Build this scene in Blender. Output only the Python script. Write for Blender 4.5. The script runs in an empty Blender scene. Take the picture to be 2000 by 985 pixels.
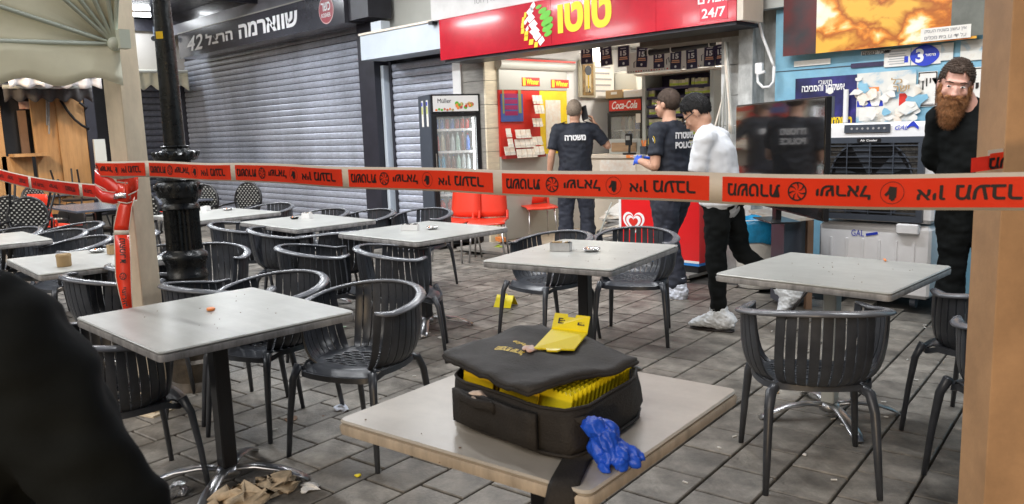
import bpy, bmesh, math, random
from mathutils import Vector, Matrix, Euler, noise
random.seed(7)
R = math.radians
scn = bpy.context.scene
COL = scn.collection
# ------------------------------------------------------------------ camera
F, PITCH, ROLL, YAW, CH = 1560.0, R(8.6), R(1.9), R(46), 1.45
cd = bpy.data.cameras.new('camera'); cam = bpy.data.objects.new('camera', cd); COL.objects.link(cam)
CR = (Matrix.Rotation(YAW, 3, 'Z') @ Matrix.Rotation(math.pi/2-PITCH, 3, 'X') @ Matrix.Rotation(-ROLL, 3, 'Z'))
cam.matrix_world = Matrix.Translation((0, 0, CH)) @ CR.to_4x4()
cd.sensor_width = 36; cd.lens = F/2000*36; cd.clip_start = .05; cd.clip_end = 500
cd.dof.use_dof = True; cd.dof.focus_distance = 5.0; cd.dof.aperture_fstop = 9
scn.camera = cam
C0 = Vector((0, 0, CH))
FW = CR @ Vector((0, 0, -1))
def ray(x, y): return CR @ Vector(((x-1000)/F, -(y-492.5)/F, -1))
def PZ(x, y, z=0.): d = ray(x, y); return C0 + d*((z-CH)/d.z)
def PY(x, y, Y): d = ray(x, y); return C0 + d*(Y/d.y)
def PX(x, y, X): d = ray(x, y); return C0 + d*(X/d.x)
def PD(x, y, D): return C0 + ray(x, y)*D
def depth(p): return (Vector(p)-C0).dot(FW)
def pix(p):
    q = CR.transposed() @ (Vector(p)-C0)
    return (1000+F*q.x/-q.z, 492.5-F*q.y/-q.z) if q.z < -1e-4 else (-9999, -9999)
# ------------------------------------------------------------------ world, sun, exposure
w = bpy.data.worlds.new('World'); scn.world = w; w.use_nodes = True
nt = w.node_tree; bg = nt.nodes['Background']; sky = nt.nodes.new('ShaderNodeTexSky')
sky.sky_type = 'NISHITA'; sky.sun_disc = False; sky.sun_elevation = R(36); sky.sun_rotation = R(170)
sky.air_density = 1.0; sky.dust_density = 4.0
nt.links.new(sky.outputs[0], bg.inputs[0]); bg.inputs[1].default_value = .03
sl = bpy.data.lights.new('sun', 'SUN'); sl.energy = .8; sl.angle = R(40); sl.color = (1, .96, .9)
so = bpy.data.objects.new('sun', sl); so.rotation_euler = (R(54), 0, R(10)); COL.objects.link(so)
scn.view_settings.view_transform = 'Standard'; scn.view_settings.look = 'None'
scn.view_settings.exposure = 0.5; scn.view_settings.gamma = 1; scn.view_settings.use_curve_mapping = False
scn.cycles.max_bounces = 6; scn.cycles.diffuse_bounces = 3; scn.cycles.glossy_bounces = 3; scn.cycles.transmission_bounces = 5
scn.cycles.transparent_max_bounces = 12; scn.cycles.sample_clamp_indirect = 4; scn.cycles.caustics_reflective = False; scn.cycles.caustics_refractive = False
# ------------------------------------------------------------------ materials
def mat(name, col, rough=.5, metal=0., var=0., scale=6., bump=0., bscale=40., stretch=(1, 1, 1), col2=None, emit=None, es=1., alpha=1., coat=0., rnd=0., rvar=0., spec=.5, trans=0., detail=6):
    m = bpy.data.materials.new(name); m.use_nodes = True; n = m.node_tree.nodes; l = m.node_tree.links
    b = n['Principled BSDF']; c4 = (*col, 1)
    b.inputs['Base Color'].default_value = c4; b.inputs['Roughness'].default_value = rough; b.inputs['Metallic'].default_value = metal
    b.inputs['Specular IOR Level'].default_value = spec
    if coat: b.inputs['Coat Weight'].default_value = coat; b.inputs['Coat Roughness'].default_value = .08
    if trans: b.inputs['Transmission Weight'].default_value = trans
    if alpha < 1: b.inputs['Alpha'].default_value = alpha
    if emit: b.inputs['Emission Color'].default_value = (*emit, 1); b.inputs['Emission Strength'].default_value = es
    tc = mp = None
    if var or bump or rvar:
        tc = n.new('ShaderNodeTexCoord'); mp = n.new('ShaderNodeMapping'); mp.inputs['Scale'].default_value = stretch
        l.new(tc.outputs['Object'], mp.inputs[0])
    out = None
    if var:
        t = n.new('ShaderNodeTexNoise'); t.inputs['Scale'].default_value = scale; t.inputs['Detail'].default_value = detail; t.inputs['Roughness'].default_value = .65
        l.new(mp.outputs[0], t.inputs['Vector'])
        r = n.new('ShaderNodeValToRGB'); r.color_ramp.elements[0].position = .32; r.color_ramp.elements[1].position = .68
        lo = tuple(max(0, c*(1-var)) for c in col) if col2 is None else col2
        hi = tuple(min(1, c*(1+var*.6)) for c in col) if col2 is None else col
        r.color_ramp.elements[0].color = (*lo, 1); r.color_ramp.elements[1].color = (*hi, 1)
        l.new(t.outputs['Fac'], r.inputs[0]); l.new(r.outputs[0], b.inputs['Base Color']); out = r.outputs[0]
        if rvar:
            mr = n.new('ShaderNodeMapRange'); mr.inputs['To Min'].default_value = max(0, rough-rvar); mr.inputs['To Max'].default_value = min(1, rough+rvar)
            l.new(t.outputs['Fac'], mr.inputs[0]); l.new(mr.outputs[0], b.inputs['Roughness'])
    if rnd:
        oi = n.new('ShaderNodeObjectInfo'); hs = n.new('ShaderNodeHueSaturation'); mr = n.new('ShaderNodeMapRange')
        mr.inputs['To Min'].default_value = 1-rnd; mr.inputs['To Max'].default_value = 1+rnd
        l.new(oi.outputs['Random'], mr.inputs[0]); l.new(mr.outputs[0], hs.inputs['Value'])
        if out: l.new(out, hs.inputs['Color'])
        else: hs.inputs['Color'].default_value = c4
        l.new(hs.outputs[0], b.inputs['Base Color'])
    if bump:
        t2 = n.new('ShaderNodeTexNoise'); t2.inputs['Scale'].default_value = bscale; t2.inputs['Detail'].default_value = 5
        l.new(mp.outputs[0], t2.inputs['Vector']); bp = n.new('ShaderNodeBump'); bp.inputs['Strength'].default_value = bump; bp.inputs['Distance'].default_value = .01
        l.new(t2.outputs['Fac'], bp.inputs['Height']); l.new(bp.outputs[0], b.inputs['Normal'])
    return m
def stains(m, scale=1.1, lo=.45, hi=1.12, stretch=(1, 1, 1), p0=.35, p1=.62):
    n = m.node_tree.nodes; l = m.node_tree.links; b = n['Principled BSDF']; inp = b.inputs['Base Color']
    g = n.new('ShaderNodeNewGeometry'); mp = n.new('ShaderNodeMapping'); mp.inputs['Scale'].default_value = stretch; t = n.new('ShaderNodeTexNoise'); t.inputs['Scale'].default_value = scale; t.inputs['Detail'].default_value = 7; t.inputs['Roughness'].default_value = .68
    mr = n.new('ShaderNodeMapRange'); mr.inputs['From Min'].default_value = p0; mr.inputs['From Max'].default_value = p1; mr.inputs['To Min'].default_value = lo; mr.inputs['To Max'].default_value = hi
    hs = n.new('ShaderNodeHueSaturation'); l.new(g.outputs['Position'], mp.inputs[0]); l.new(mp.outputs[0], t.inputs['Vector']); l.new(t.outputs['Fac'], mr.inputs[0]); l.new(mr.outputs[0], hs.inputs['Value'])
    if inp.links: l.new(inp.links[0].from_socket, hs.inputs['Color'])
    else: hs.inputs['Color'].default_value = inp.default_value
    l.new(hs.outputs[0], inp)
def translucent(m, fac=.35):
    n = m.node_tree.nodes; l = m.node_tree.links; b = n['Principled BSDF']; o = n['Material Output']; tr = n.new('ShaderNodeBsdfTranslucent'); mx = n.new('ShaderNodeMixShader'); mx.inputs[0].default_value = fac
    c = b.inputs['Base Color']
    if c.links: l.new(c.links[0].from_socket, tr.inputs[0])
    else: tr.inputs[0].default_value = c.default_value
    l.new(b.outputs[0], mx.inputs[1]); l.new(tr.outputs[0], mx.inputs[2]); l.new(mx.outputs[0], o.inputs[0])
def ramp_mat(name, stops, tex='noise', scale=6., rough=.4, stretch=(1, 1, 1), detail=6, dist=0., bump=0.):
    m = bpy.data.materials.new(name); m.use_nodes = True; n = m.node_tree.nodes; l = m.node_tree.links
    b = n['Principled BSDF']; b.inputs['Roughness'].default_value = rough
    tc = n.new('ShaderNodeTexCoord'); mp = n.new('ShaderNodeMapping'); mp.inputs['Scale'].default_value = stretch
    l.new(tc.outputs['Object'], mp.inputs[0])
    if tex == 'noise':
        t = n.new('ShaderNodeTexNoise'); t.inputs['Detail'].default_value = detail; t.inputs['Distortion'].default_value = dist; o = t.outputs['Fac']
    elif tex == 'voronoi':
        t = n.new('ShaderNodeTexVoronoi'); o = t.outputs['Distance']
    t.inputs['Scale'].default_value = scale; l.new(mp.outputs[0], t.inputs['Vector'])
    r = n.new('ShaderNodeValToRGB'); e = r.color_ramp.elements
    while len(e) < len(stops): e.new(.5)
    for k, (p, c) in enumerate(stops): e[k].position = p; e[k].color = (*c, 1)
    l.new(o, r.inputs[0]); l.new(r.outputs[0], b.inputs['Base Color'])
    if bump:
        bp = n.new('ShaderNodeBump'); bp.inputs['Strength'].default_value = bump; l.new(o, bp.inputs['Height']); l.new(bp.outputs[0], b.inputs['Normal'])
    return m
M = {}
M['paver'] = mat('paver', (.255, .232, .20), .55, var=.5, scale=7, bump=.4, bscale=60, rnd=.16, rvar=.18)
M['joint'] = mat('joint', (.06, .055, .05), .9, var=.4, scale=20)
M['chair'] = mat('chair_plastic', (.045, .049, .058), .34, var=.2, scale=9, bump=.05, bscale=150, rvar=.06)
M['rim'] = mat('chair_rim_plastic', (.125, .13, .145), .26, var=.2, scale=9, rvar=.05)  # rim tone raised above the shell, shine put into the colour
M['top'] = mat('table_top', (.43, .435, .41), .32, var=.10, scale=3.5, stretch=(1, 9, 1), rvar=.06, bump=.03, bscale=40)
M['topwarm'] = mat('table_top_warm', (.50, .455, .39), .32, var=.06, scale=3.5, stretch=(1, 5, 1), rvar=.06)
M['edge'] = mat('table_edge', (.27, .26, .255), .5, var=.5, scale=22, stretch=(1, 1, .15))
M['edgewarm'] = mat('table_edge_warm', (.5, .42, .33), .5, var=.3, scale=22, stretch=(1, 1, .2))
M['black'] = mat('black_metal', (.012, .012, .014), .35, var=.3, scale=10)
M['alu'] = mat('polished_aluminium', (.52, .52, .53), .32, 1., var=.2, scale=12, rvar=.1)
M['lamp'] = mat('cast_iron', (.018, .019, .02), .28, .3, var=.4, scale=14, bump=.25, bscale=50, rvar=.12)
M['rust'] = mat('stained_iron', (.10, .08, .06), .5, .2, var=.5, scale=14, bump=.3, bscale=50)
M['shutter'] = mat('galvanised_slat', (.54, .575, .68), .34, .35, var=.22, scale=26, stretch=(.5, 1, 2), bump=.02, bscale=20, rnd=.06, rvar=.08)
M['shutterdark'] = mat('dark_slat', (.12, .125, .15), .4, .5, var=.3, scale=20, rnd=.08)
M['darkframe'] = mat('dark_frame', (.022, .022, .032), .45, var=.3, scale=5)
M['signdark'] = mat('dark_sign_face', (.05, .05, .062), .22, var=.1, scale=4, coat=.6)
M['signred'] = mat('red_sign_face', (.50, .008, .025), .16, var=.08, scale=5, coat=.5, bump=.02, bscale=3)
M['white'] = mat('white_paint', (.78, .78, .78), .5, var=.05, scale=5)
M['lettering'] = mat('white_lettering', (.82, .82, .84), .5)
M['yellow'] = mat('yellow_print', (.85, .6, .02), .45)
M['green'] = mat('green_print', (.12, .45, .04), .45)
M['ink'] = mat('black_ink', (.012, .008, .008), .5)
M['greybox'] = mat('grey_sign_blank', (.55, .62, .70), .35, var=.08, scale=3)
M['wallgrey'] = mat('grey_render', (.45, .47, .45), .7, var=.06, scale=3, bump=.1)
M['concrete'] = mat('old_concrete', (.60, .61, .60), .8, var=.3, scale=6, bump=.3, bscale=25)
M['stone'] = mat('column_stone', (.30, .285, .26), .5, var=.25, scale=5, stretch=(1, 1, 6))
M['stonelit'] = mat('cream_stone_lit', (.78, .69, .52), .55, var=.18, scale=4, stretch=(1, 1, 6), bump=.1)  # reveal slabs of the column: light on them put into a brighter cream
M['blue'] = mat('blue_wall_paint', (.19, .44, .62), .6, var=.12, scale=4, col2=(.26, .50, .64), bump=.08, bscale=10)
M['red'] = mat('red_plastic', (.72, .045, .02), .35, var=.06, scale=4)
M['redpanel'] = mat('red_panel', (.62, .03, .02), .35, var=.1, scale=3)
M['yelpanel'] = mat('yellow_panel', (.90, .70, .03), .4, var=.12, scale=3, col2=(.85, .55, .02))
M['greypanel'] = mat('grey_panel', (.42, .42, .39), .4, var=.04, scale=3)
M['paper'] = mat('paper', (.78, .76, .72), .7, var=.06, scale=30)
M['papercream'] = mat('ticket_paper', (.75, .62, .5), .7, var=.25, scale=18, col2=(.82, .8, .74))
M['tapered'] = mat('tape_red', (.98, .060, .020), .28, var=.10, scale=5, coat=.4, bump=.25, bscale=22)
M['tapecream'] = mat('tape_cream', (.76, .68, .58), .4, var=.05, scale=6)
M['tapedark'] = mat('tape_red_fold', (.88, .040, .022), .3, var=.2, scale=8, bump=.2, bscale=14, coat=.4)
M['post'] = mat('cream_post', (.68, .58, .43), .5, var=.05, scale=4)
M['pillar'] = mat('brown_pillar', (.52, .30, .15), .65, var=.08, scale=3, bump=.06, bscale=90)
M['fabric'] = mat('awning_fabric', (.86, .86, .72), .75, var=.06, scale=5, bump=.15, bscale=8)
M['rib'] = mat('awning_rib', (.55, .60, .52), .4)
M['skin'] = mat('skin', (.56, .31, .21), .5, var=.12, scale=18)
M['skinpink'] = mat('skin_pink', (.66, .36, .28), .5, var=.16, scale=14)
M['hairgrey'] = mat('hair_grey', (.34, .27, .21), .8, var=.35, scale=80, bump=.6, bscale=180)
M['hairdark'] = mat('hair_dark', (.012, .011, .012), .6, var=.4, scale=80, bump=.6, bscale=180)
M['hairbrown'] = mat('hair_brown', (.075, .048, .034), .7, var=.4, scale=80, bump=.7, bscale=160)
M['beard'] = mat('beard_ginger', (.33, .145, .055), .85, var=.5, scale=60, bump=.9, bscale=160)
M['navy'] = mat('navy_cloth', (.012, .016, .028), .75, var=.25, scale=10, bump=.4, bscale=14)
M['navy2'] = mat('navy_trousers', (.022, .026, .042), .8, var=.3, scale=10, bump=.4, bscale=14)
M['blackcloth'] = mat('black_cloth', (.0045, .006, .0065), .9, var=.25, scale=12, bump=.4, bscale=9, spec=.2)
M['whitecloth'] = mat('white_cloth', (.74, .77, .82), .8, bump=.25, bscale=9)
M['shoecover'] = mat('shoe_cover', (.72, .76, .80), .5, var=.15, scale=18, bump=.7, bscale=30)
M['bagwhite'] = mat('plastic_bag', (.62, .66, .76), .3, var=.25, scale=14, bump=.7, bscale=25)
M['glove'] = mat('nitrile_glove', (.015, .09, .62), .4, var=.15, scale=18, bump=.3, bscale=40)
M['bag'] = mat('black_bag_cloth', (.020, .017, .015), .8, var=.35, scale=14, bump=.35, bscale=200)
M['baglid'] = mat('bag_lid_cloth', (.035, .032, .030), .75, var=.2, scale=10, bump=.3, bscale=200)
M['marker'] = mat('yellow_plastic', (.86, .70, .015), .35, var=.05, scale=10)
M['markershade'] = mat('yellow_plastic_deep', (.84, .55, .01), .35, var=.08, scale=10)
M['orange'] = mat('orange_plastic', (.85, .27, .07), .4)
M['wood'] = mat('kiosk_plywood', (.42, .23, .09), .6, var=.22, scale=4, stretch=(5, 5, .6))
M['wooddark'] = mat('kiosk_shadow_board', (.22, .13, .08), .7, var=.2, scale=4)
M['card'] = mat('cardboard', (.42, .29, .15), .8, var=.1, scale=6)
M['glass'] = mat('glass', (.9, .95, .95), .03, alpha=.16)
M['screen'] = mat('tv_glass', (.012, .011, .010), .06, spec=.9, coat=1.)
M['display'] = mat('info_screen', (.05, .08, .25), .3, var=.3, scale=4, emit=(.03, .06, .16), es=.25)
M['coolwhite'] = mat('cooler_plastic', (.84, .84, .86), .4, var=.05, scale=6)
M['darkgrey'] = mat('dark_grey_plastic', (.055, .065, .085), .4, var=.1, scale=8)
M['tile'] = mat('shop_floor', (.48, .40, .30), .35, var=.2, scale=3)
M['beige'] = mat('beige_counter', (.62, .55, .45), .4, var=.1, scale=4)
M['woodpanel'] = mat('counter_wood', (.45, .30, .18), .45, var=.2, scale=4, stretch=(1, 1, 6))
M['foil'] = mat('foil', (.75, .75, .76), .25, .9, var=.3, scale=50, bump=.8, bscale=60)
M['binbag'] = mat('bin_bag_blue', (.02, .32, .62), .3, var=.25, scale=14, bump=.6, bscale=25)
M['bin'] = mat('bin_plastic', (.66, .63, .58), .45, bump=.5, bscale=70, var=.04)
M['tissue'] = mat('tissue', (.62, .48, .32), .9, var=.3, scale=20, bump=.5, bscale=30)
M['greycloth'] = mat('ash_grey', (.30, .29, .28), .9, var=.3, scale=20)
M['cabgrey'] = mat('pale_metal', (.50, .52, .50), .35, .2)
M['navyprint'] = mat('navy_print', (.02, .022, .06), .45, var=.4, scale=14, col2=(.05, .03, .09))
M['peach'] = mat('peach_print', (.80, .42, .28), .5)
M['greyprint'] = mat('grey_print', (.35, .35, .36), .5)
M['blueprint'] = mat('blue_print', (.02, .05, .52), .45)
M['tube'] = mat('lit_tube', (1, 1, 1), .5, emit=(.93, .97, 1), es=14)
M['disc'] = mat('lit_ceiling_disc', (1, 1, 1), .5, emit=(1, .93, .80), es=9)
M['led'] = mat('led_strip', (1, 1, 1), .5, emit=(.9, .96, 1), es=9)
M['food'] = ramp_mat('food_print', [(0, (.25, .03, .005)), (.36, (.42, .10, .01)), (.45, (.8, .28, .03)), (.50, (.88, .50, .12)), (.56, (.90, .76, .52)), (.66, (.93, .88, .78))], 'noise', 3.4, .35, (1, 1, 1.4), 5, 1.1)
def food():
    m = M['food']; n = m.node_tree.nodes; l = m.node_tree.links
    v = [x for x in n if x.type == 'TEX_NOISE'][0]; r = [x for x in n if x.type == 'VALTORGB'][0]; mp = [x for x in n if x.type == 'MAPPING'][0]
    vo = n.new('ShaderNodeTexVoronoi'); vo.feature = 'SMOOTH_F1'; vo.inputs['Scale'].default_value = 2.6; vo.inputs['Smoothness'].default_value = .35
    mix = n.new('ShaderNodeVectorMath'); mix.operation = 'MULTIPLY_ADD'; mix.inputs[1].default_value = (.42, .42, .42); l.new(v.outputs['Color'], mix.inputs[0]); l.new(mp.outputs[0], mix.inputs[2]); v.inputs['Scale'].default_value = 4.5; v.inputs['Distortion'].default_value = .4
    l.new(mix.outputs[0], vo.inputs['Vector']); l.new(vo.outputs['Distance'], r.inputs[0])
    e = r.color_ramp.elements
    for el, (p, c) in zip(e, ((.10, (.93, .88, .80)), (.32, (.92, .82, .64)), (.40, (.90, .58, .18)), (.47, (.80, .28, .03)), (.56, (.40, .10, .01)), (.72, (.85, .45, .06)))): el.position = p; el.color = (*c, 1)
food()
M['flame'] = ramp_mat('dark_red_print', [(.35, (.03, .03, .035)), (.55, (.12, .02, .02)), (.7, (.5, .05, .02))], 'noise', 2.5, .35)
M['torn'] = ramp_mat('torn_paper', [(.38, (.22, .44, .60)), (.46, (.66, .66, .63)), (.6, (.74, .73, .68)), (.75, (.60, .52, .42))], 'noise', 5.5, .7, detail=8, dist=.6)
M['fruit'] = ramp_mat('fruit_print', [(.3, (.15, .32, .04)), (.45, (.7, .5, .25)), (.55, (.45, .04, .08)), (.7, (.8, .35, .04))], 'noise', 16, .35)
M['party'] = ramp_mat('concert_print', [(.35, (.01, .01, .04)), (.55, (.03, .03, .16)), (.68, (.10, .06, .40)), (.8, (.25, .45, .8))], 'noise', 4, .35)
stains(M['paver'], 1.3, .45, 1.2); stains(M['paver'], 7, .78, 1.06); stains(M['shutter'], .9, .72, 1.08, (1, 1, .5)); stains(M['top'], 5, .86, 1.04, (1, 1, 1), .3, .6); stains(M['topwarm'], 5, .84, 1.05, (1, 1, 1), .3, .6)
stains(M['concrete'], 2.2, .6, 1.05, (2, 2, .7)); stains(M['pillar'], 5, .80, 1.04); stains(M['post'], 5, .76, 1.03, (1, 1, .4)); stains(M['blue'], 2.5, .8, 1.05); stains(M['chair'], 6, .75, 1.2); stains(M['signred'], 1.2, .8, 1.1)
for k_ in ('tapered', 'tapecream', 'tapedark', 'fabric'): translucent(M[k_], .25)
# ------------------------------------------------------------------ mesh builder
class MB:
    def __init__(s): s.v = []; s.f = []
    def box(s, c, d, rz=0., rot=None, bev=0):
        c = Vector(c); m = rot if rot is not None else Matrix.Rotation(rz, 3, 'Z'); n = len(s.v)
        hx, hy, hz = d[0]/2, d[1]/2, d[2]/2
        if not bev:
            for z in (-hz, hz):
                for x, y in ((-hx, -hy), (hx, -hy), (hx, hy), (-hx, hy)): s.v.append(c+m@Vector((x, y, z)))
            s.f += [(n+3, n+2, n+1, n), (n+4, n+5, n+6, n+7)]+[(n+i, n+(i+1) % 4, n+4+(i+1) % 4, n+4+i) for i in range(4)]
        else:
            rings = [(-hz, bev), (-hz+bev, 0), (hz-bev, 0), (hz, bev)]
            for z, i in rings:
                a = hx-i; b = hy-i; q = bev*.6 if not i else 0.001
                for x, y in ((-a+q, -b), (a-q, -b), (a, -b+q), (a, b-q), (a-q, b), (-a+q, b), (-a, b-q), (-a, -b+q)): s.v.append(c+m@Vector((x, y, z)))
            for k in range(3):
                for i in range(8): s.f.append((n+k*8+i, n+k*8+(i+1) % 8, n+k*8+8+(i+1) % 8, n+k*8+8+i))
            s.f += [tuple(n+7-i for i in range(8)), tuple(n+24+i for i in range(8))]
        return s
    def loft(s, rings, cap=True, closed=False):
        n = len(s.v); k = len(rings[0])
        for r in rings: s.v += [Vector(p) for p in r]
        m = len(rings)
        for j in range(m if closed else m-1):
            a = n+j*k; b = n+((j+1) % m)*k
            for i in range(k): s.f.append((a+i, a+(i+1) % k, b+(i+1) % k, b+i))
        if cap and not closed: s.f += [tuple(n+k-1-i for i in range(k)), tuple(n+(m-1)*k+i for i in range(k))]
        return s
    def tube(s, pts, r, sides=8, ref=None, cap=True, dome=False):
        pts = [Vector(p) for p in pts]; m = len(pts)
        rr = list(r) if isinstance(r, (list,)) else [r]*m
        rr = [(q, q) if not isinstance(q, tuple) else q for q in rr]
        if dome:
            t0 = (pts[0]-pts[1]).normalized(); t1 = (pts[-1]-pts[-2]).normalized()
            pts = [pts[0]+t0*min(rr[0])*.8]+pts+[pts[-1]+t1*min(rr[-1])*.8]
            rr = [(rr[0][0]*.5, rr[0][1]*.5)]+rr+[(rr[-1][0]*.5, rr[-1][1]*.5)]; m += 2
        rings = []; prev = None
        for i, p in enumerate(pts):
            t = (pts[min(i+1, m-1)]-pts[max(i-1, 0)]).normalized()
            u = Vector(ref) if ref is not None else (prev if prev is not None else (Vector((1, 0, 0)) if abs(t.x) < .8 else Vector((0, 1, 0))))
            u = (u-t*u.dot(t)); u = u.normalized() if u.length > 1e-5 else t.orthogonal().normalized()
            v = t.cross(u); prev = u
            rings.append([p+u*rr[i][0]*math.cos(a)+v*rr[i][1]*math.sin(a) for a in (2*math.pi*j/sides for j in range(sides))])
        return s.loft(rings, cap)
    def lathe(s, c, prof, sides=24):
        c = Vector(c)
        return s.loft([[c+Vector((r*math.cos(2*math.pi*j/sides), r*math.sin(2*math.pi*j/sides), z)) for j in range(sides)] for r, z in prof])
    def ell(s, c, r, rot=None, seg=14, rings=9):
        c = Vector(c); rot = rot or Matrix.Identity(3); R_ = []
        for i in range(rings):
            ph = math.pi*(i+.5)/rings-math.pi/2
            R_.append([c+rot@Vector((r[0]*math.cos(ph)*math.cos(a), r[1]*math.cos(ph)*math.sin(a), r[2]*math.sin(ph))) for a in (2*math.pi*j/seg for j in range(seg))])
        return s.loft(R_)
    def poly(s, pts, off):     # flat outline extruded by off
        n = len(s.v); off = Vector(off); k = len(pts)
        s.v += [Vector(p) for p in pts]+[Vector(p)+off for p in pts]
        s.f += [tuple(range(n, n+k)), tuple(n+2*k-1-i for i in range(k))]+[(n+(i+1) % k, n+i, n+k+i, n+k+(i+1) % k) for i in range(k)]
        return s
    def sheet(s, grid):
        n = len(s.v); a = len(grid); b = len(grid[0])
        for g in grid: s.v += [Vector(p) for p in g]
        for i in range(a-1):
            for j in range(b-1): s.f.append((n+i*b+j, n+i*b+j+1, n+(i+1)*b+j+1, n+(i+1)*b+j))
        return s
    def add(s, verts, faces):
        n = len(s.v); s.v += [Vector(p) for p in verts]; s.f += [tuple(n+i for i in f) for f in faces]; return s
    def xform(s, mtx): s.v = [mtx@p for p in s.v]; return s
    def build(s, name, m, parent=None, smooth=False, local=False, solid=0., fix=True):
        me = bpy.data.meshes.new(name); off = Vector()
        if parent is not None and not local:
            q = parent
            while q is not None: off += q.location; q = q.parent
        me.from_pydata([tuple(p-off) for p in s.v], [], s.f)
        if fix:
            bm = bmesh.new(); bm.from_mesh(me); bmesh.ops.recalc_face_normals(bm, faces=bm.faces); bm.to_mesh(me); bm.free()
        me.materials.append(M[m] if isinstance(m, str) else m)
        if smooth: me.shade_smooth()
        me.update()
        o = bpy.data.objects.new(name, me); COL.objects.link(o)
        if smooth == 2: me.set_sharp_from_angle(angle=R(40))
        if solid: md = o.modifiers.new('s', 'SOLIDIFY'); md.thickness = solid; md.offset = 0
        if parent is not None: o.parent = parent
        return o
def tag(o, label=None, cat=None, group=None, kind=None):
    if label: o['label'] = label
    if cat: o['category'] = cat
    if group: o['group'] = group
    if kind: o['kind'] = kind
    return o
def thing(name, label, cat, loc=(0, 0, 0), group=None):
    o = bpy.data.objects.new(name, None); o.empty_display_size = .1; o.location = loc; COL.objects.link(o); return tag(o, label, cat, group)
def struct(o): o['kind'] = 'structure'; return o
def copy_tree(o, parent=None):
    c = o.copy(); COL.objects.link(c)
    if parent is not None: c.parent = parent
    for ch in [x for x in bpy.data.objects if x.parent is o]: copy_tree(ch, c)
    return c
KIDS = {}
def copy_thing(root, loc, rz, label, group=None):
    if root.name not in KIDS:
        L = [x for x in bpy.data.objects if x.parent is root]; KIDS[root.name] = [(x, [y for y in bpy.data.objects if y.parent is x]) for x in L]
    c = root.copy(); COL.objects.link(c); c.location = loc; c.rotation_euler = (0, 0, rz); c['label'] = label
    if group: c['group'] = group
    for x, ys in KIDS[root.name]:
        d = x.copy(); COL.objects.link(d); d.parent = c
        for y in ys: e = y.copy(); COL.objects.link(e); e.parent = d
    return c
SIDE = bpy.data.scenes.new('workbench')      # an empty side scene, so that evaluating one object stays quick
def side_eval(o):
    SIDE.collection.objects.link(o)
    with bpy.context.temp_override(scene=SIDE, view_layer=SIDE.view_layers[0]):
        dg = bpy.context.evaluated_depsgraph_get(); dg.update()
        me = bpy.data.meshes.new_from_object(o.evaluated_get(dg)); SIDE.collection.objects.unlink(o); return me
def evalmesh(o):
    par = o.parent; o.parent = None
    me = side_eval(o); old = o.data; o.parent = par
    o.modifiers.clear(); o.data = me; bpy.data.meshes.remove(old); return me
def remesh(o, vox, smooth=3, amp=0., nsc=9., amp2=0., nsc2=40.):
    md = o.modifiers.new('r', 'REMESH'); md.mode = 'VOXEL'; md.voxel_size = vox; md.use_smooth_shade = True
    if smooth: sm = o.modifiers.new('c', 'SMOOTH'); sm.iterations = smooth; sm.factor = .5
    me = evalmesh(o)
    if amp or amp2:
        nrm_ = [v.normal.copy() for v in me.vertices]
        for v, nv in zip(me.vertices, nrm_):
            d = 0
            if amp: d += amp*(noise.noise(v.co*nsc)+.5*noise.noise(Vector((v.co.x*nsc*2, v.co.y*nsc*2, v.co.z*nsc*3.2))))
            if amp2: d += amp2*noise.noise(v.co*nsc2)
            v.co += nv*d
    me.shade_smooth(); me.update(); return o
HEB = lambda c: '\u0590' <= c <= '\u05ff'
def rtl(s):
    out = s[::-1]; res = ''; buf = ''
    for c in out:          # keep digits and latin runs left to right
        if c.isdigit() or ('a' <= c.lower() <= 'z') or c == '/': buf += c
        else: res += buf[::-1]+c; buf = ''
    return res+buf[::-1]
def text(s, height, m, parent, at, right, up, bold=0., shear=0., width=None, ext=.0012, lift=.002, name='lettering', align='CENTER', local=False, taper=None):
    if any(HEB(c) for c in s): s = rtl(s)
    cu = bpy.data.curves.new(name, 'FONT'); cu.body = s; cu.size = 1; cu.align_x = 'LEFT'; cu.offset = bold; cu.extrude = 0; cu.resolution_u = 3; cu.shear = shear
    o = bpy.data.objects.new('t', cu)
    me = side_eval(o); bpy.data.objects.remove(o); bpy.data.curves.remove(cu)
    xs = [v.co.x for v in me.vertices]; ys = [v.co.y for v in me.vertices]
    x0, x1, y0, y1 = min(xs), max(xs), min(ys), max(ys); ky = height/(y1-y0); kx = ky if width is None else width/(x1-x0)
    right = Vector(right).normalized(); up = Vector(up).normalized(); n = right.cross(up); at = Vector(at)
    cx = {'CENTER': (x0+x1)/2, 'LEFT': x0, 'RIGHT': x1}[align]; cy = (y0+y1)/2
    V = [at+right*(v.co.x-cx)*kx+up*(v.co.y-cy)*ky+n*(lift+ext) for v in me.vertices]
    mb = MB(); k = len(V); Fc = [tuple(p.vertices) for p in me.polygons]
    mb.add(V, Fc)
    bpy.data.meshes.remove(me)
    return mb.build(name, m, parent, local=local, fix=False)
XR, ZU = Vector((1, 0, 0)), Vector((0, 0, 1))
def board(name, m, parent, p0, p1, thick=.01, depth_dir=(0, 1, 0)):     # rectangle facing the street between two corners on one Y plane
    p0 = Vector(p0); p1 = Vector(p1); c = (p0+p1)/2
    return MB().box((c.x, p0.y+thick/2, c.z), (abs(p1.x-p0.x), thick, abs(p1.z-p0.z))).build(name, m, parent)
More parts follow.
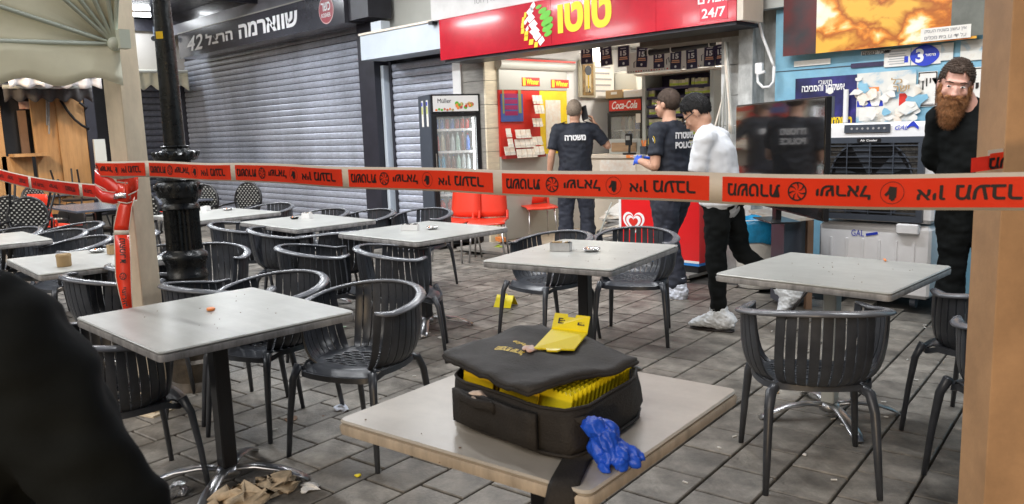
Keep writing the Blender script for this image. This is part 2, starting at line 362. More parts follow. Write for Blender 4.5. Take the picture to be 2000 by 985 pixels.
# ================================================================== GROUND
gnd = struct(MB().box((-10, 20, -.075), (160, 160, .05)).build('ground', 'joint'))
pav = struct(MB().box((-8, -1, -.045), (34, 16.2, .008)).build('pavement', 'joint'))
PW, PL, GAP, PA = .24, .28, .012, R(8)
rp = Matrix.Rotation(PA, 3, 'Z'); cells = []
pm = MB().box((0, 0, -.02), (PW-GAP, PL-GAP, .04), bev=.004); pmo = pm.build('paver', 'paver', pav, local=True)
for i in range(-70, 60):
    for j in range(-20, 40):
        c = rp@Vector((i*PW, (j+(i % 2)*.5+(i % 3)*.08)*PL, 0))
        if c.y > 6.34 or c.x > 3 or c.x < -22: continue
        x, y = pix(c)
        if -150 < x < 2150 and y < 1120 and y > 0: cells.append((depth(c), c))
cells.sort(key=lambda t: t[0])
near = cells[:290]; far = cells[290:]
for k, (d, c) in enumerate(near):
    o = pmo if k == 0 else pmo.copy()
    if k: COL.objects.link(o)
    o.location = c+Vector((0, 0, random.uniform(-.0015, .0015))); o.rotation_euler = (random.uniform(-.004, .004), random.uniform(-.004, .004), PA)
bmv = MB()
for d, c in far: bmv.box(c-Vector((0, 0, .02+random.uniform(0, .002))), (PW-GAP, PL-GAP, .04), PA)
fo = bmv.build('paving_stones', 'paver', pav, fix=False); fo['kind'] = 'stuff'
# ================================================================== CHAIRS
def make_chair():
    t = thing('armchair', 'x', 'chair', (0, 0, 0), 'grey plastic slatted armchairs round the tables')
    def rimp(a, k=1.):
        ca = math.cos(a); z = .655+.08*((1+ca)/2)**1.2
        r = Vector((.285*math.sin(a)*k, .02+.275*ca*k, z))
        if abs(a) > R(118): r.z += .02*(abs(a)-R(118))/R(14)
        return r
    N = 33; A = [R(-132)+R(264)*i/(N-1) for i in range(N)]
    rings = []
    for i, a in enumerate(A):
        p = rimp(a); nrm = Vector((math.sin(a), math.cos(a), 0)); wv = .025; th = .010
        e = .55 if i in (0, N-1) else 1
        rings.append([p+nrm*wv*e*math.cos(q)+ZU*(th*e*math.sin(q)-.004*math.cos(q)) for q in (2*math.pi*j/8 for j in range(8))])
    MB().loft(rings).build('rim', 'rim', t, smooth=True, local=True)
    def slat(a0, a1, b0, b1, name):
        rows = []
        for k in range(9):
            s = k/8; row = []
            for a, b in ((a0, b0), ((a0+a1)/2, (b0+b1)/2), (a1, b1)):
                top = rimp(a, .985)-ZU*.006
                mid = Vector((.283*math.sin((a+b)/2), .018+.268*math.cos((a+b)/2), .50))
                low = Vector((.262*math.sin(b), .005+.245*math.cos(b), .405))
                end = Vector((.150*math.sin(b), -.01+.140*math.cos(b), .414))
                u = 1-s
                row.append(top*u**3+mid*3*u*u*s*1.0+low*3*u*s*s+end*s**3)
            rows.append(row)
        mb = MB(); th = .0035
        rings = []
        for row in rows:
            c = row[1]; n = Vector((c.x, c.y-.0, 0)).normalized()+ZU*-.4
            n.normalize(); rings.append([row[0]+n*th, row[1]+n*(th+.002), row[2]+n*th, row[2]-n*th, row[1]-n*(th-.002), row[0]-n*th])
        return mb.loft(rings).build(name, 'chair', t, smooth=2, local=True)
    nb = 9
    for i in range(nb):
        a = R(-40)+R(80)*i/nb; w = R(80)/nb*.83; slat(a, a+w, a*1.12, (a+w)*1.12, 'slat')
    for s in (-1, 1):
        for i in range(8):
            a = R(62)+R(62)*i/8; w = R(62)/8*.84; b = R(50)+R(82)*i/8; wb = R(82)/8*.86
            if s > 0: slat(a, a+w, b, b+wb, 'slat')
            else: slat(-a-w, -a, -b-wb, -b, 'slat')
        # broad front edge of the shell
        slat(s*R(126), s*R(133), s*R(133), s*R(139), 'arm_edge')
    # seat with a lattice of holes
    S = MB(); nx, ny = 26, 26; idx = {}
    def sp(i, j):
        x = (i/nx-.5)*2; y = (j/ny-.5)*2
        r = max(abs(x), abs(y)); l = math.hypot(x, y)
        k = (r/l if l > 1e-6 else 1); k = .35+.65*k
        X = x*.225*k; Y = -.03+y*.215*k
        z = .422-.012*(1-min(1, l))+(-.03*max(0, -y-.72)/.28)
        return Vector((X, Y, z))
    for i in range(nx+1):
        for j in range(ny+1): idx[i, j] = len(S.v); S.v.append(sp(i, j))
    for i in range(nx):
        for j in range(ny):
            hole = (3 < i < nx-4 and 6 < j < ny-4 and j % 2 == 0 and (i+(j//2 % 2)*2) % 4 != 0)
            if not hole: S.f.append((idx[i, j], idx[i+1, j], idx[i+1, j+1], idx[i, j+1]))
    so_ = S.build('seat', 'chair', t, smooth=True, local=True, solid=.006)
    evalmesh(so_)
    rings = []
    for k in range(28):
        a = 2*math.pi*k/28; c = Vector((math.cos(a), math.sin(a))); q = 1/max(abs(c.x), abs(c.y)); q = .45+.55*min(q, 1.25)
        x = .222*c.x*q; y = -.03+.212*c.y*q; p = Vector((x, y, .412-(.02 if y < -.18 else 0))); n = Vector((c.x, c.y, 0))
        rings.append([p+n*.008+ZU*.012, p+n*.011-ZU*.012, p-n*.006-ZU*.014, p-n*.008+ZU*.008])
    MB().loft(rings, closed=True).build('seat_frame', 'chair', t, smooth=2, local=True)
    for sx in (-1, 1):
        MB().tube([(sx*.205, -.20, .425), (sx*.222, -.225, .36), (sx*.235, -.245, .2), (sx*.248, -.262, 0)], [(.022, .02), (.019, .016), (.016, .013), (.012, .011)], 8, ref=(1, 0, 0)).build('leg', 'chair', t, smooth=True, local=True)
        MB().tube([(sx*.15, .13, .412), (sx*.185, .19, .395), (sx*.197, .222, .33), (sx*.205, .25, .16), (sx*.212, .275, 0)], [(.022, .02), (.022, .019), (.019, .016), (.016, .013), (.012, .011)], 8, ref=(1, 0, 0)).build('leg', 'chair', t, smooth=True, local=True)
    return t
chair0 = make_chair(); cused = [0]
def chair(x, y, deg, label):
    if not cused[0]: cused[0] = 1; o = chair0; o.location = (x, y, 0); o.rotation_euler = (0, 0, R(deg)); o['label'] = label; return o
    return copy_thing(chair0, (x, y, 0), R(deg), label)
def chair_rim(px, py, deg, label):       # place by where the top of the back shows
    p = PZ(px, py, .74); f = Vector((math.sin(R(deg)), -math.cos(R(deg)), 0)); c = p+f*.28
    return chair(c.x, c.y, deg, label)
KIDS_pre = None
C_ = chair; CRM = chair_rim
CRM(765, 548, 20, 'grey plastic armchair with shiny seat behind the big left table, nearest the camera')
CRM(598, 529, 14, 'grey plastic armchair between the lamp post and the nearest tucked-in armchair at the left table')
p = PZ(345, 955); C_(p.x-.10, p.y-.17, 176, 'grey plastic armchair at the near side of the left table beside the person in black')
C_(-1.45, 3.10, 216, 'grey plastic armchair seen from behind in front of the right table')
p = PZ(1769, 844); C_(p.x+.27, p.y+.22, 262, 'grey plastic armchair right of the right table, partly behind the brown pillar')
p = PZ(1822, 945); C_(p.x+.30, p.y+.12, 235, 'grey plastic armchair whose seat edge pokes out low beside the brown pillar')
CRM(1248, 443, 30, 'grey plastic armchair at the far right corner of the centre table, before the red freezer')
CRM(1128, 451, -6, 'dark armchair behind the centre table, its back rim under the first officer')
CRM(850, 406, 20, 'grey armchair behind the table with the white sachet box, against the red chairs')
CRM(752, 408, 5, 'grey armchair in front of the narrow shutter, left of the sachet-box table')
CRM(700, 482, 140, 'dark armchair seen from its side in front of the sachet-box table')
CRM(545, 482, 150, 'dark armchair seen from its side, left of the one by the sachet-box table')
CRM(490, 446, 142, 'dark armchair with broad shell near the left end of the second shutter-side table')
CRM(415, 436, 140, 'dark armchair with broad shell just right of the lamp post')
CRM(552, 396, 20, 'pale-rimmed armchair standing close to the wide shutter behind two tables')
CRM(660, 407, 12, 'pale-rimmed armchair behind the second shutter-side table')
C_(-5.45, 3.35, 250, 'grey armchair with fanned slats between the two tables before the narrow shutter')
CRM(150, 447, 20, 'grey armchair with wide looped rim behind the round box on the left table')
CRM(60, 443, 25, 'grey armchair at the left picture edge in front of the wicker chairs')
CRM(190, 433, 8, 'grey armchair in the second row left of the cream post')
CRM(205, 460, 6, 'grey armchair tucked in at the table with the napkin box, touching the cream post')
CRM(300, 450, -4, 'grey armchair just right of the cream post in the second row')
CRM(345, 478, -8, 'grey armchair between the cream post and the lamp post, tucked at the far table')
CRM(335, 560, 186, 'grey armchair whose low back shows between cream post and lamp post')
CRM(215, 520, 172, 'dark armchair at the near side of the round-box table, left of the tape strand')
CRM(130, 540, 176, 'dark armchair at the near side of the round-box table, behind the person in black')
CRM(405, 475, 60, 'grey armchair half hidden behind the lamp post')
# ================================================================== TABLES
def make_table(name, label, x, y, w_, d_, deg, warm=False, foot='alu'):
    t = thing(name, label, 'table', (x, y, 0), 'square cafe tables'); t.rotation_euler = (0, 0, R(deg)); cm = 'cabgrey' if foot == 'pale' else 'black'; foot = 'alu'
    def rr(hx, hy, q, n=4):
        out = []
        for cx, cy, a0 in ((hx-q, hy-q, 0), (-hx+q, hy-q, 90), (-hx+q, -hy+q, 180), (hx-q, -hy+q, 270)):
            for k in range(n): a = R(a0+90*k/(n-1)); out.append((cx+q*math.cos(a), cy+q*math.sin(a)))
        return out
    a, b = w_/2, d_/2
    top = MB().loft([[Vector((X, Y, z)) for X, Y in rr(a-i, b-i, .02)] for z, i in ((.728, .006), (.735, .002), (.740, .006))])
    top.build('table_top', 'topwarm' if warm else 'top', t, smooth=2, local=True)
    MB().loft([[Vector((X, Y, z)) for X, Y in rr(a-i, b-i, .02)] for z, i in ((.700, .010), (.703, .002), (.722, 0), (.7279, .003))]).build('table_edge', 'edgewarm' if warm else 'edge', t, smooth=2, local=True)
    MB().box((0, 0, .690), (.34, .34, .018)).build('mounting_plate', 'black', t, local=True)
    MB().box((0, 0, .38), (.065, .065, .61), bev=.008).build('column', cm, t, local=True)
    MB().lathe((0, 0, 0), [(.03, .03), (.05, .04), (.052, .065), (.04, .078)], 16).build('hub', foot, t, smooth=True, local=True)
    for k in range(4):
        an = R(45+90*k); u = Vector((math.cos(an), math.sin(an), 0))
        pts = [u*.03+ZU*.066, u*.12+ZU*.072, u*.22+ZU*.058, u*.30+ZU*.03, u*.345+ZU*.006]
        MB().tube(pts, [(.022, .012), (.026, .012), (.030, .010), (.030, .008), (.022, .005)], 10, ref=u.cross(ZU)).build('foot', foot, t, smooth=True, local=True)
    return t
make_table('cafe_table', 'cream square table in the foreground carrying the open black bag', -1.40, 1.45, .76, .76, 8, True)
make_table('cafe_table', 'pale stone-look table at left with one small orange cap on it', -3.20, 1.36, .88, .80, 1)
make_table('cafe_table', 'pale table at right with a small orange stub, before the air cooler', -1.65, 3.74, .82, .80, 1, foot='pale')
make_table('cafe_table', 'centre table with steel box and foil ashtray', -3.01, 3.49, .80, .94, 13)
make_table('cafe_table', 'table with white sachet box in front of the red chairs', -4.73, 3.65, .92, .90, 2)
make_table('cafe_table', 'table in front of the wide shutter beside the narrow one, small holder at its middle', -6.19, 3.52, 1.0, .76, 0)
make_table('cafe_table', 'table behind the lamp post with a sachet holder, before the wide shutter', -7.69, 3.38, .98, .86, 4)
make_table('cafe_table', 'pale table behind the person in black with a round brown box', -5.48, 1.54, .92, .72, -2)
make_table('cafe_table', 'pale table corner at the left edge of the picture', -7.35, 1.35, .9, .75, 0)
# ================================================================== THINGS ON TABLES
def holder(px, py, label, m, l=.11, dd=.05, hh=.045, rz=0, fill='card', name='sachet_holder'):
    p = PZ(px, py, .741); t = thing(name, label, 'holder', p); t.rotation_euler = (0, 0, R(rz)); a = .002
    MB().box((0, 0, .002), (l, dd, .003)).build('base', m, t, local=True)
    for s in (-1, 1):
        MB().box((0, s*dd/2, hh/2), (l, a, hh)).build('side', m, t, local=True)
        MB().box((s*l/2, 0, hh/2), (a, dd-.003, hh)).build('end', m, t, local=True)
    for k in range(7):
        x = -l/2+.012+k*(l-.024)/6
        MB().box((x, random.uniform(-.004, .004), hh*.55+.004), (.006, dd*.78, hh*.95), rot=Euler((0, random.uniform(-.25, .25), random.uniform(-.1, .1))).to_matrix()).build('sachet', random.choice([fill, 'black', 'paper']), t, local=True)
    return t
holder(1096, 490, 'brushed steel box of sachets on the centre table', 'alu', .12, .06, .05, 25, 'card')
holder(801, 450, 'white box packed with dark sachets beside the ashtray', 'white', .13, .05, .045, 32, 'black')
holder(600, 427, 'small white holder on the second shutter-side table', 'white', .075, .06, .05, 30, 'card')
holder(402, 412, 'small holder on the table behind the lamp post', 'white', .08, .06, .045, 20, 'paper')
holder(222, 496, 'brown holder half behind the hanging tape', 'card', .06, .06, .06, 0, 'card')
def ashtray(px, py, label, m='foil', r=.05):
    p = PZ(px, py, .741); t = thing('ashtray', label, 'ashtray', p)
    o = MB().lathe((0, 0, 0), [(r*.5, 0), (r*.75, .002), (r, .016), (r*1.02, .018), (r*.85, .014), (r*.6, .006), (.001, .006)], 20).build('dish', m, t, smooth=True, local=True)
    for v in o.data.vertices: v.co += Vector((noise.noise(v.co*60), noise.noise(v.co*60+Vector((5, 5, 5))), noise.noise(v.co*50+Vector((9, 2, 1)))))*.006
    MB().tube([(-.02, .01, .010), (.03, -.004, .021)], .004, 6).build('cigarette_butt', 'paper', t, local=True)
    MB().tube([(.0, -.02, .010), (-.035, .004, .020)], .004, 6).build('cigarette_butt', 'orange', t, local=True)
ashtray(1155, 491, 'crumpled foil ashtray on the centre table')
ashtray(844, 448, 'dull metal ashtray beside the white sachet box', r=.045)
ashtray(575, 428, 'dark ashtray left of the small white holder', 'black', .04)
ashtray(445, 411, 'foil ashtray on the table behind the lamp post')
ashtray(190, 493, 'foil ashtray beside the round brown box')
p = PZ(126, 520, .741); t = thing('round_box', 'round light brown box standing on the left table', 'box', p)
MB().lathe((0, 0, 0), [(.038, 0), (.040, .003), (.040, .072), (.036, .074), (.036, .066), (.001, .066)], 28).build('box_body', 'card', t, smooth=2, local=True)
MB().lathe((0, 0, .058), [(.0405, 0), (.042, .001), (.042, .010), (.0405, .012)], 28).build('rim_band', 'card', t, smooth=2, local=True)
tag(MB().lathe(PZ(412, 607, .741), [(.012, 0), (.017, .003), (.018, .010), (.015, .013), (.001, .012)], 16).build('bottle_cap', 'orange', smooth=True), 'small orange cap lying on the left stone-look table', 'cap')
p = PZ(1728, 510, .741); tag(MB().tube([p+Vector((-.012, .02, .006)), p+Vector((.0, 0, .007)), p+Vector((.012, -.02, .006))], [.004, .006, .005], 7, dome=True).build('orange_stub', 'orange', smooth=True), 'tiny orange stub lying on the right table', 'stub')
# ================================================================== BAG ON NEAR TABLE
B0 = PZ(1065, 835, .742)
bagA = R(-13); bagR = Matrix.Rotation(bagA, 3, 'Z')
bag = thing('equipment_bag', 'open black cloth bag full of yellow number markers on the near table', 'bag', (B0.x, B0.y, .742))
bl = Vector((B0.x, B0.y, .742))
cs = [PZ(866, 830, .742), PZ(1140, 905, .742), PZ(1262, 800, .742), PZ(1010, 740, .742)]
cs = [PZ(860, 812, .75), PZ(1118, 912, .75), PZ(1275, 800, .75), PZ(1030, 722, .75)]
def bilin(u, v, z): return Vector(((cs[0]*(1-u)+cs[1]*u)*(1-v)+(cs[3]*(1-u)+cs[2]*u)*v).xy.to_3d())+Vector((0, 0, z))
def bag_ring(z, ins, n=10, wob=0.):
    pts = []
    for (u0, v0), (u1, v1) in (((0, 0), (1, 0)), ((1, 0), (1, 1)), ((1, 1), (0, 1)), ((0, 1), (0, 0))):
        for k in range(n):
            s = k/n; u = u0+(u1-u0)*s; v = v0+(v1-v0)*s
            rd = .07  # rounded corners
            uu = (u-.5)*2; vv = (v-.5)*2; q = max(0, abs(uu)*abs(vv)-.62)*.30
            u = .5+(u-.5)*(1-2*ins-q); v = .5+(v-.5)*(1-2*ins-q)
            b = bilin(u, v, z); b += Vector((noise.noise(b*11), noise.noise(b*11+Vector((3, 3, 3))), 0))*wob; pts.append(b)
    return pts
hb = .112
rings = [bag_ring(.742, .06), bag_ring(.745, .02, wob=.004), bag_ring(.775, -.012, wob=.022), bag_ring(.81, .0, wob=.022), bag_ring(.84, .015, wob=.012), bag_ring(.742+hb, .02, wob=.010), bag_ring(.742+hb-.004, .035, wob=.010), bag_ring(.80, .05), bag_ring(.755, .06)]
o = MB().loft(rings).build('bag_body', 'bag', bag, smooth=True)
for dz, ii in ((hb+.001, .022), (.012, .002)):
    rg = bag_ring(.742+dz, ii, 10, .010); MB().tube(rg+[rg[0]], .004, 6, cap=False).build('piping', 'bag', bag, smooth=True)
# zip and front pocket on the long side
pk = []
for z in (.762, .79, .82, .843):
    pk.append([bilin(.16+.62*i/8, -.028-.008*math.sin(i*1.3), z) for i in range(9)])
MB().sheet(pk).build('front_pocket', 'bag', bag, smooth=True, solid=.012)
hd = [bilin(.22, -.03, .82), bilin(.24, -.06, .835), bilin(.36, -.075, .83), bilin(.48, -.06, .835), bilin(.5, -.03, .82)]
MB().tube(hd, [(.012, .004)]*5, 6, ref=(0, 0, 1)).build('handle', 'bag', bag, smooth=True)
# strap hanging over the table edge
dS = depth(PZ(1100, 952, .74))-.004
st = [PZ(1140, 815, .84), PZ(1146, 850, .79), PZ(1138, 880, .752), PZ(1122, 905, .747), PZ(1106, 936, .747), PD(1099, 957, dS), PD(1093, 985, dS), PD(1084, 1060, dS)]
MB().tube(st, [(.022, .003), (.026, .003), (.030, .003)]+[(.031, .003)]*5, 8, ref=(.72, .69, 0)).build('strap', 'bag', bag, smooth=True)
# marker stacks inside: ridge of corrugated yellow plates
def marker_plate(c, a, w, h, lean, name='number_marker', m='marker', par=None):
    mb = MB(); rot = Matrix.Rotation(a, 3, 'Z')@Matrix.Rotation(lean, 3, 'X')
    nt_ = 8; pts = [(-w/2, 0, 0), (w/2, 0, 0)]+[(w/2-w*k/(2*nt_), 0, h-(.006 if k % 2 else 0)) for k in range(2*nt_+1)]
    mb.poly([c+rot@Vector(q) for q in pts], rot@Vector((0, .003, 0)))
    return mb.build(name, m, par)
ax = math.atan2((cs[1]-cs[0]).y, (cs[1]-cs[0]).x)
for i in range(16):
    v = .13+.76*i/15; c = bilin(.775, v, .80)
    tag(marker_plate(c, ax, .105, .078, R(-16), m='marker'), 'yellow number marker in the right-hand row inside the bag', 'marker', 'yellow markers inside the bag')
for i in range(7):
    v = .035+.045*i; c = bilin(.24, v+.05, .795)
    tag(marker_plate(c, ax, .11, .086-.001*i, R(-10), m='markershade'), 'deep yellow marker at the left inside the bag', 'marker', 'deep yellow markers inside the bag')
for i in range(6):
    v = .035+.05*i; c = bilin(.55, v+.05, .795)
    tag(marker_plate(c, ax-.02, .13, .074-.001*i, R(-14), m='markershade'), 'yellow marker lying low in the middle of the bag', 'marker', 'middle markers inside the bag')
# lid: a thick soft flap resting over the contents
lidc = [PZ(860, 690, .893), PZ(1030, 768, .888), PZ(1252, 706, .897), PZ(1056, 632, .902)]
def lid(u, v):
    p = (lidc[0]*(1-u)+lidc[1]*u)*(1-v)+(lidc[3]*(1-u)+lidc[2]*u)*v
    e = min(u, 1-u, v, 1-v)
    uu = (u-.5)*2; vv = (v-.5)*2; q = max(0, abs(uu)*abs(vv)-.78)*.16
    cc = (lidc[0]+lidc[1]+lidc[2]+lidc[3])/4; p = p+(cc-p)*q
    p.z += .018*noise.noise(Vector((u*3.5, v*3.5, 1)))+.004*noise.noise(Vector((u*11, v*11, 4)))+.004*math.sin(math.pi*u)*math.sin(math.pi*v)-.003*math.exp(-e*30)+.010*math.sin(u*5+1)*v*(1-v)
    return p
n = 22; G = [[lid(i/n, j/n) for j in range(n+1)] for i in range(n+1)]
lo = MB().sheet(G).build('lid', 'baglid', bag, smooth=True, solid=.014)
evalmesh(lo)
rg = [lid(i/20, 0) for i in range(20)]+[lid(1, i/20) for i in range(20)]+[lid(1-i/20, 1) for i in range(20)]+[lid(0, 1-i/20) for i in range(20)]
MB().tube([q-ZU*.004 for q in rg]+[rg[0]-ZU*.004], .0052, 6, cap=False).build('zip_edge', 'bag', bag, smooth=True)
# gold print on the lid, upside down to the camera
ru = (lid(.2, .5)-lid(.5, .5)).normalized(); e1 = PZ(955, 690, .885); e2 = PZ(1040, 712, .885); rd = (e1-e2).normalized(); upv = rd.cross(ZU)*-1
nn = Vector((0, 0, 1)); upv = nn.cross(rd)
for txt, px, py, hh in (('Israel Police', 1012, 695, .014), ('משטרת ישראל', 986, 697, .013)):
    q = PZ(px, py, .885)
def on_lid_text(s, px, py, h, wd):
    q = PZ(px, py, .89); o = text(s, h, 'yellow', bag, (q.x, q.y, 0), (rd.x, rd.y, 0), (upv.x, upv.y, 0), bold=.02, width=wd)
    import mathutils
    bv = mathutils.bvhtree.BVHTree.FromPolygons([v.co+Vector(bag.location) for v in lo.data.vertices], [p.vertices[:] for p in lo.data.polygons])
    for v in o.data.vertices:
        wv = v.co+Vector(bag.location); h_ = bv.ray_cast(Vector((wv.x, wv.y, 2)), Vector((0, 0, -1)))
        if h_[0]: v.co.z = h_[0].z-bag.location.z+.0015
on_lid_text('Israel Police', 1030, 694, .021, .10)
on_lid_text('משטרת ישראל', 995, 700, .021, .10)
import mathutils
LB = mathutils.bvhtree.BVHTree.FromPolygons([v.co+Vector(bag.location) for v in lo.data.vertices], [p.vertices[:] for p in lo.data.polygons])
def LP_(px, py, up=.0):
    d = ray(px, py); h_ = LB.ray_cast(C0, d); q = h_[0] if h_[0] else PZ(px, py, .91); return q+ZU*up
# yellow folded marker on the lid with a rosy crumpled glove tip
mq = [LP_(1043, 687, .006), LP_(1122, 690, .006), LP_(1148, 660, .010), LP_(1078, 652, .010)]
mk = thing('number_marker', 'yellow folding marker lying open on top of the bag lid', 'marker', mq[0])
def quadat(a, b, c, d, u, v): return (a*(1-u)+b*u)*(1-v)+(d*(1-u)+c*u)*v
pl = [quadat(*mq, u, v) for u, v in ((0, 0), (.3, 0), (.36, -.10), (.62, -.10), (.68, 0), (1, 0), (1, 1), (0, 1))]
MB().poly(pl, (0, 0, .004)).build('marker_plate', 'marker', mk)
uq = [mq[3], mq[2], mq[2]+(mq[2]-mq[1])*.22+ZU*.030, mq[3]+(mq[3]-mq[0])*.22+ZU*.030]
MB().poly([quadat(*uq, u, v)+ZU*.004 for u, v in ((0, 0), (1, 0), (1, 1), (.62, 1), (.6, .8), (.4, .8), (.38, 1), (0, 1))], (0, 0, .004)).build('marker_flap', 'marker', mk)
rr_ = (uq[1]-uq[0]).normalized(); uu_ = (uq[3]-uq[0]).normalized()
for px in (.25, .8):
    c = quadat(*uq, px, .45)+ZU*.0095; text('E:', .02, 'ink', mk, c, rr_, uu_, bold=.03, width=.022, lift=0)
gl = MB(); q = LP_(1034, 684, .004)
for s in range(5): gl.ell(q+Vector((random.uniform(-.016, .016), random.uniform(-.011, .011), .001)), (.012, .009, .005), Matrix.Rotation(random.random()*3, 3, 'Z'))
tag(remesh(gl.build('crumpled_tissue', mat('rosy_tissue', (.68, .40, .34), .7, var=.35, scale=60, col2=(.7, .62, .58))), .003, 2, amp2=.003, nsc2=80), 'pinkish crumpled tissue peeping from under the yellow marker on the lid', 'tissue')
q = bilin(.33, -.005, .832); gl = MB().ell(q, (.026, .02, .018)).ell(q+Vector((.015, .01, -.004)), (.018, .014, .014))
tag(remesh(gl.build('tissue_ball', mat('pale_tissue', (.72, .58, .48), .8, var=.2, scale=60)), .003, 2, amp2=.003, nsc2=70), 'pale tissue ball tucked among the markers at the front of the bag', 'tissue')
# crumpled blue glove
gl = MB(); gc = PZ(1178, 868, .785)
gl.ell(gc, (.036, .026, .042)); gl.ell(gc+Vector((.022, .014, -.016)), (.036, .026, .026)); gl.ell(gc+Vector((-.014, -.012, .036)), (.024, .020, .020)); gl.ell(gc+Vector((.0, .01, .018)), (.03, .02, .03))
for d in ((.062, .030, -.034), (.058, -.004, -.036), (.03, -.03, -.038), (.066, .05, -.03)): gl.tube([gc, gc+Vector(d)*.6+ZU*.004, gc+Vector(d)], [.018, .013, .009], 8, dome=True)
go = remesh(gl.build('blue_glove', 'glove'), .0024, 1)
gn = [v.normal.copy() for v in go.data.vertices]
for v, nv in zip(go.data.vertices, gn):
    q = v.co; v.co = q+nv*(.020*(.30-abs(noise.noise(Vector((q.x*34+q.z*12, q.y*34, q.z*13)))))+.008*(.30-abs(noise.noise(Vector((q.x*70, q.y*60+q.z*30, q.z*30)))))+.0012*noise.noise(q*140))
for v in go.data.vertices: v.co.z = max(v.co.z, .7425)
tag(go, 'crumpled blue rubber glove hanging at the corner of the bag', 'glove')
# ================================================================== POLICE TAPE
def tfrac(t): return ((114.9*t+288)/(1-.1164*t), 3.75*(1-.1164*t))
def ycen(x): # centre line of the tape in the photograph
    K = [(150, 330), (208, 330), (288, 331), (456, 336.5), (675, 346), (973, 356), (1422, 369), (1700, 374), (2000, 376), (2300, 377)]
    for (a, b), (c, d) in zip(K, K[1:]):
        if x <= c: return b+(d-b)*(x-a)/(c-a)
    return K[-1][1]
tape = thing('police_tape', 'red and cream barrier tape stretched across the whole scene from post to pillar', 'tape', (0, 0, 1.3), 'strands of police tape')
def tape_pt(t, v):   # v across the width, metres
    x, d = tfrac(t); return PD(x, ycen(x), d)+Vector((0, 0, v+.0022*math.sin(t*5.1+1)))+FW*(.0045*math.sin(t*3.3)+.003*math.sin(t*11)+v*.07*math.sin(t*2.3+.7))
HW = .0385; t0, t1 = -.72, 5.3
def strip(ta, tb, va, vb, n, off=0.):
    out = []
    for i in range(n+1):
        t = ta+(tb-ta)*i/n; a = tape_pt(t, va); b = tape_pt(t, vb); d = (tape_pt(t+.01, 0)-tape_pt(t-.01, 0)).normalized(); nn = d.cross(ZU)
        if nn.dot(FW) > 0: nn = -nn
        out.append([a+nn*off, b+nn*off])
    return out
MB().sheet(strip(t0, t1, -HW, HW, 90)).build('tape_band', 'tapecream', tape, smooth=True, solid=.0008)
for s in range(-1, 6):
    a = max(t0, s+.025); b = min(t1, s+1-.025)
    MB().sheet(strip(a, b, -HW+.006, HW-.009, 14, .0016)).build('red_block', 'tapered', tape, smooth=True, fix=False)
    for fr, kind in ((.120, 'משטרת'), (.278, 'star'), (.430, 'ישראל'), (.585, 'hand'), (.700, 'אין'), (.855, 'מעבר')):
        tt = s+.025+fr*.95
        if tt < t0 or tt > t1: continue
        rt = (tape_pt(tt-.02, 0)-tape_pt(tt+.02, 0)).normalized()   # turned upside down: reads right to left
        nn = rt.cross(-ZU); Lt = (tape_pt(tt-.1, 0)-tape_pt(tt+.1, 0)).length/.2
        def tm(a, b, off=.0035): return tape_pt(tt-a/Lt, -.001-b)+nn*off
        if kind in ('star', 'hand'):
            mb = MB(); R0 = .0225
            def ring(r0, r1, n=28): mb.sheet([[tm(r0*math.cos(2*math.pi*k/n), r0*math.sin(2*math.pi*k/n)), tm(r1*math.cos(2*math.pi*k/n), r1*math.sin(2*math.pi*k/n))] for k in range(n+1)])
            if kind == 'star':
                ring(R0-.0035, R0)
                for k in range(7):
                    an = 2*math.pi*k/7; e = lambda r, d_: tm(r*math.cos(an+d_), r*math.sin(an+d_))
                    mb.add([e(.003, 0), e(.011, -.12), e(.019, .10), e(.019, .34), e(.011, .12)], [(0, 1, 2, 3, 4)])
            else:
                ring(R0+.001, R0+.002)
                pts = [(-.009, -.012), (.006, -.014), (.009, -.004), (.016, .004), (.012, .008), (.006, .003), (.006, .014), (.002, .015), (.0015, .018), (-.002, .018), (-.0025, .017), (-.006, .016), (-.0065, .012), (-.009, .010)]
                mb.add([tm(x, y) for x, y in pts], [tuple(range(len(pts)))])
            mb.build('emblem', 'ink', tape, fix=False)
        else:
            wd = {'משטרת': .128, 'ישראל': .118, 'אין': .054, 'מעבר': .118}[kind]
            o = text(kind, .030, 'ink', tape, (0, 0, 0), XR, Vector((0, 1, 0)), bold=0, width=wd, lift=0)
            V0 = [v.co+Vector(tape.location) for v in o.data.vertices]; F0 = [tuple(p.vertices) for p in o.data.polygons]; bpy.data.objects.remove(o); mb = MB()
            for q_, (ox, oy) in enumerate(((-.0011, 0), (.0011, 0), (0, -.0009), (0, .0009), (0, 0))): mb.add([tm(q.x+ox, q.y+oy, .0030+.0002*q_) for q in V0], F0)
            mb.build('lettering', 'ink', tape, fix=False)
# post
PP = PZ(296, 806); postc = Vector((PP.x, PP.y, 0))
psrot = R(8)
post = thing('awning_post', 'tall cream square post holding the awning, wrapped in red tape', 'post', postc)
MB().box(postc+Vector((-.02, .03, 1.3)), (.125, .125, 2.6), R(20), bev=.006).build('post_shaft', 'post', post)
MB().box(postc+Vector((-.02, .03, .006)), (.2, .2, .012), R(20)).build('base_plate', 'post', post)
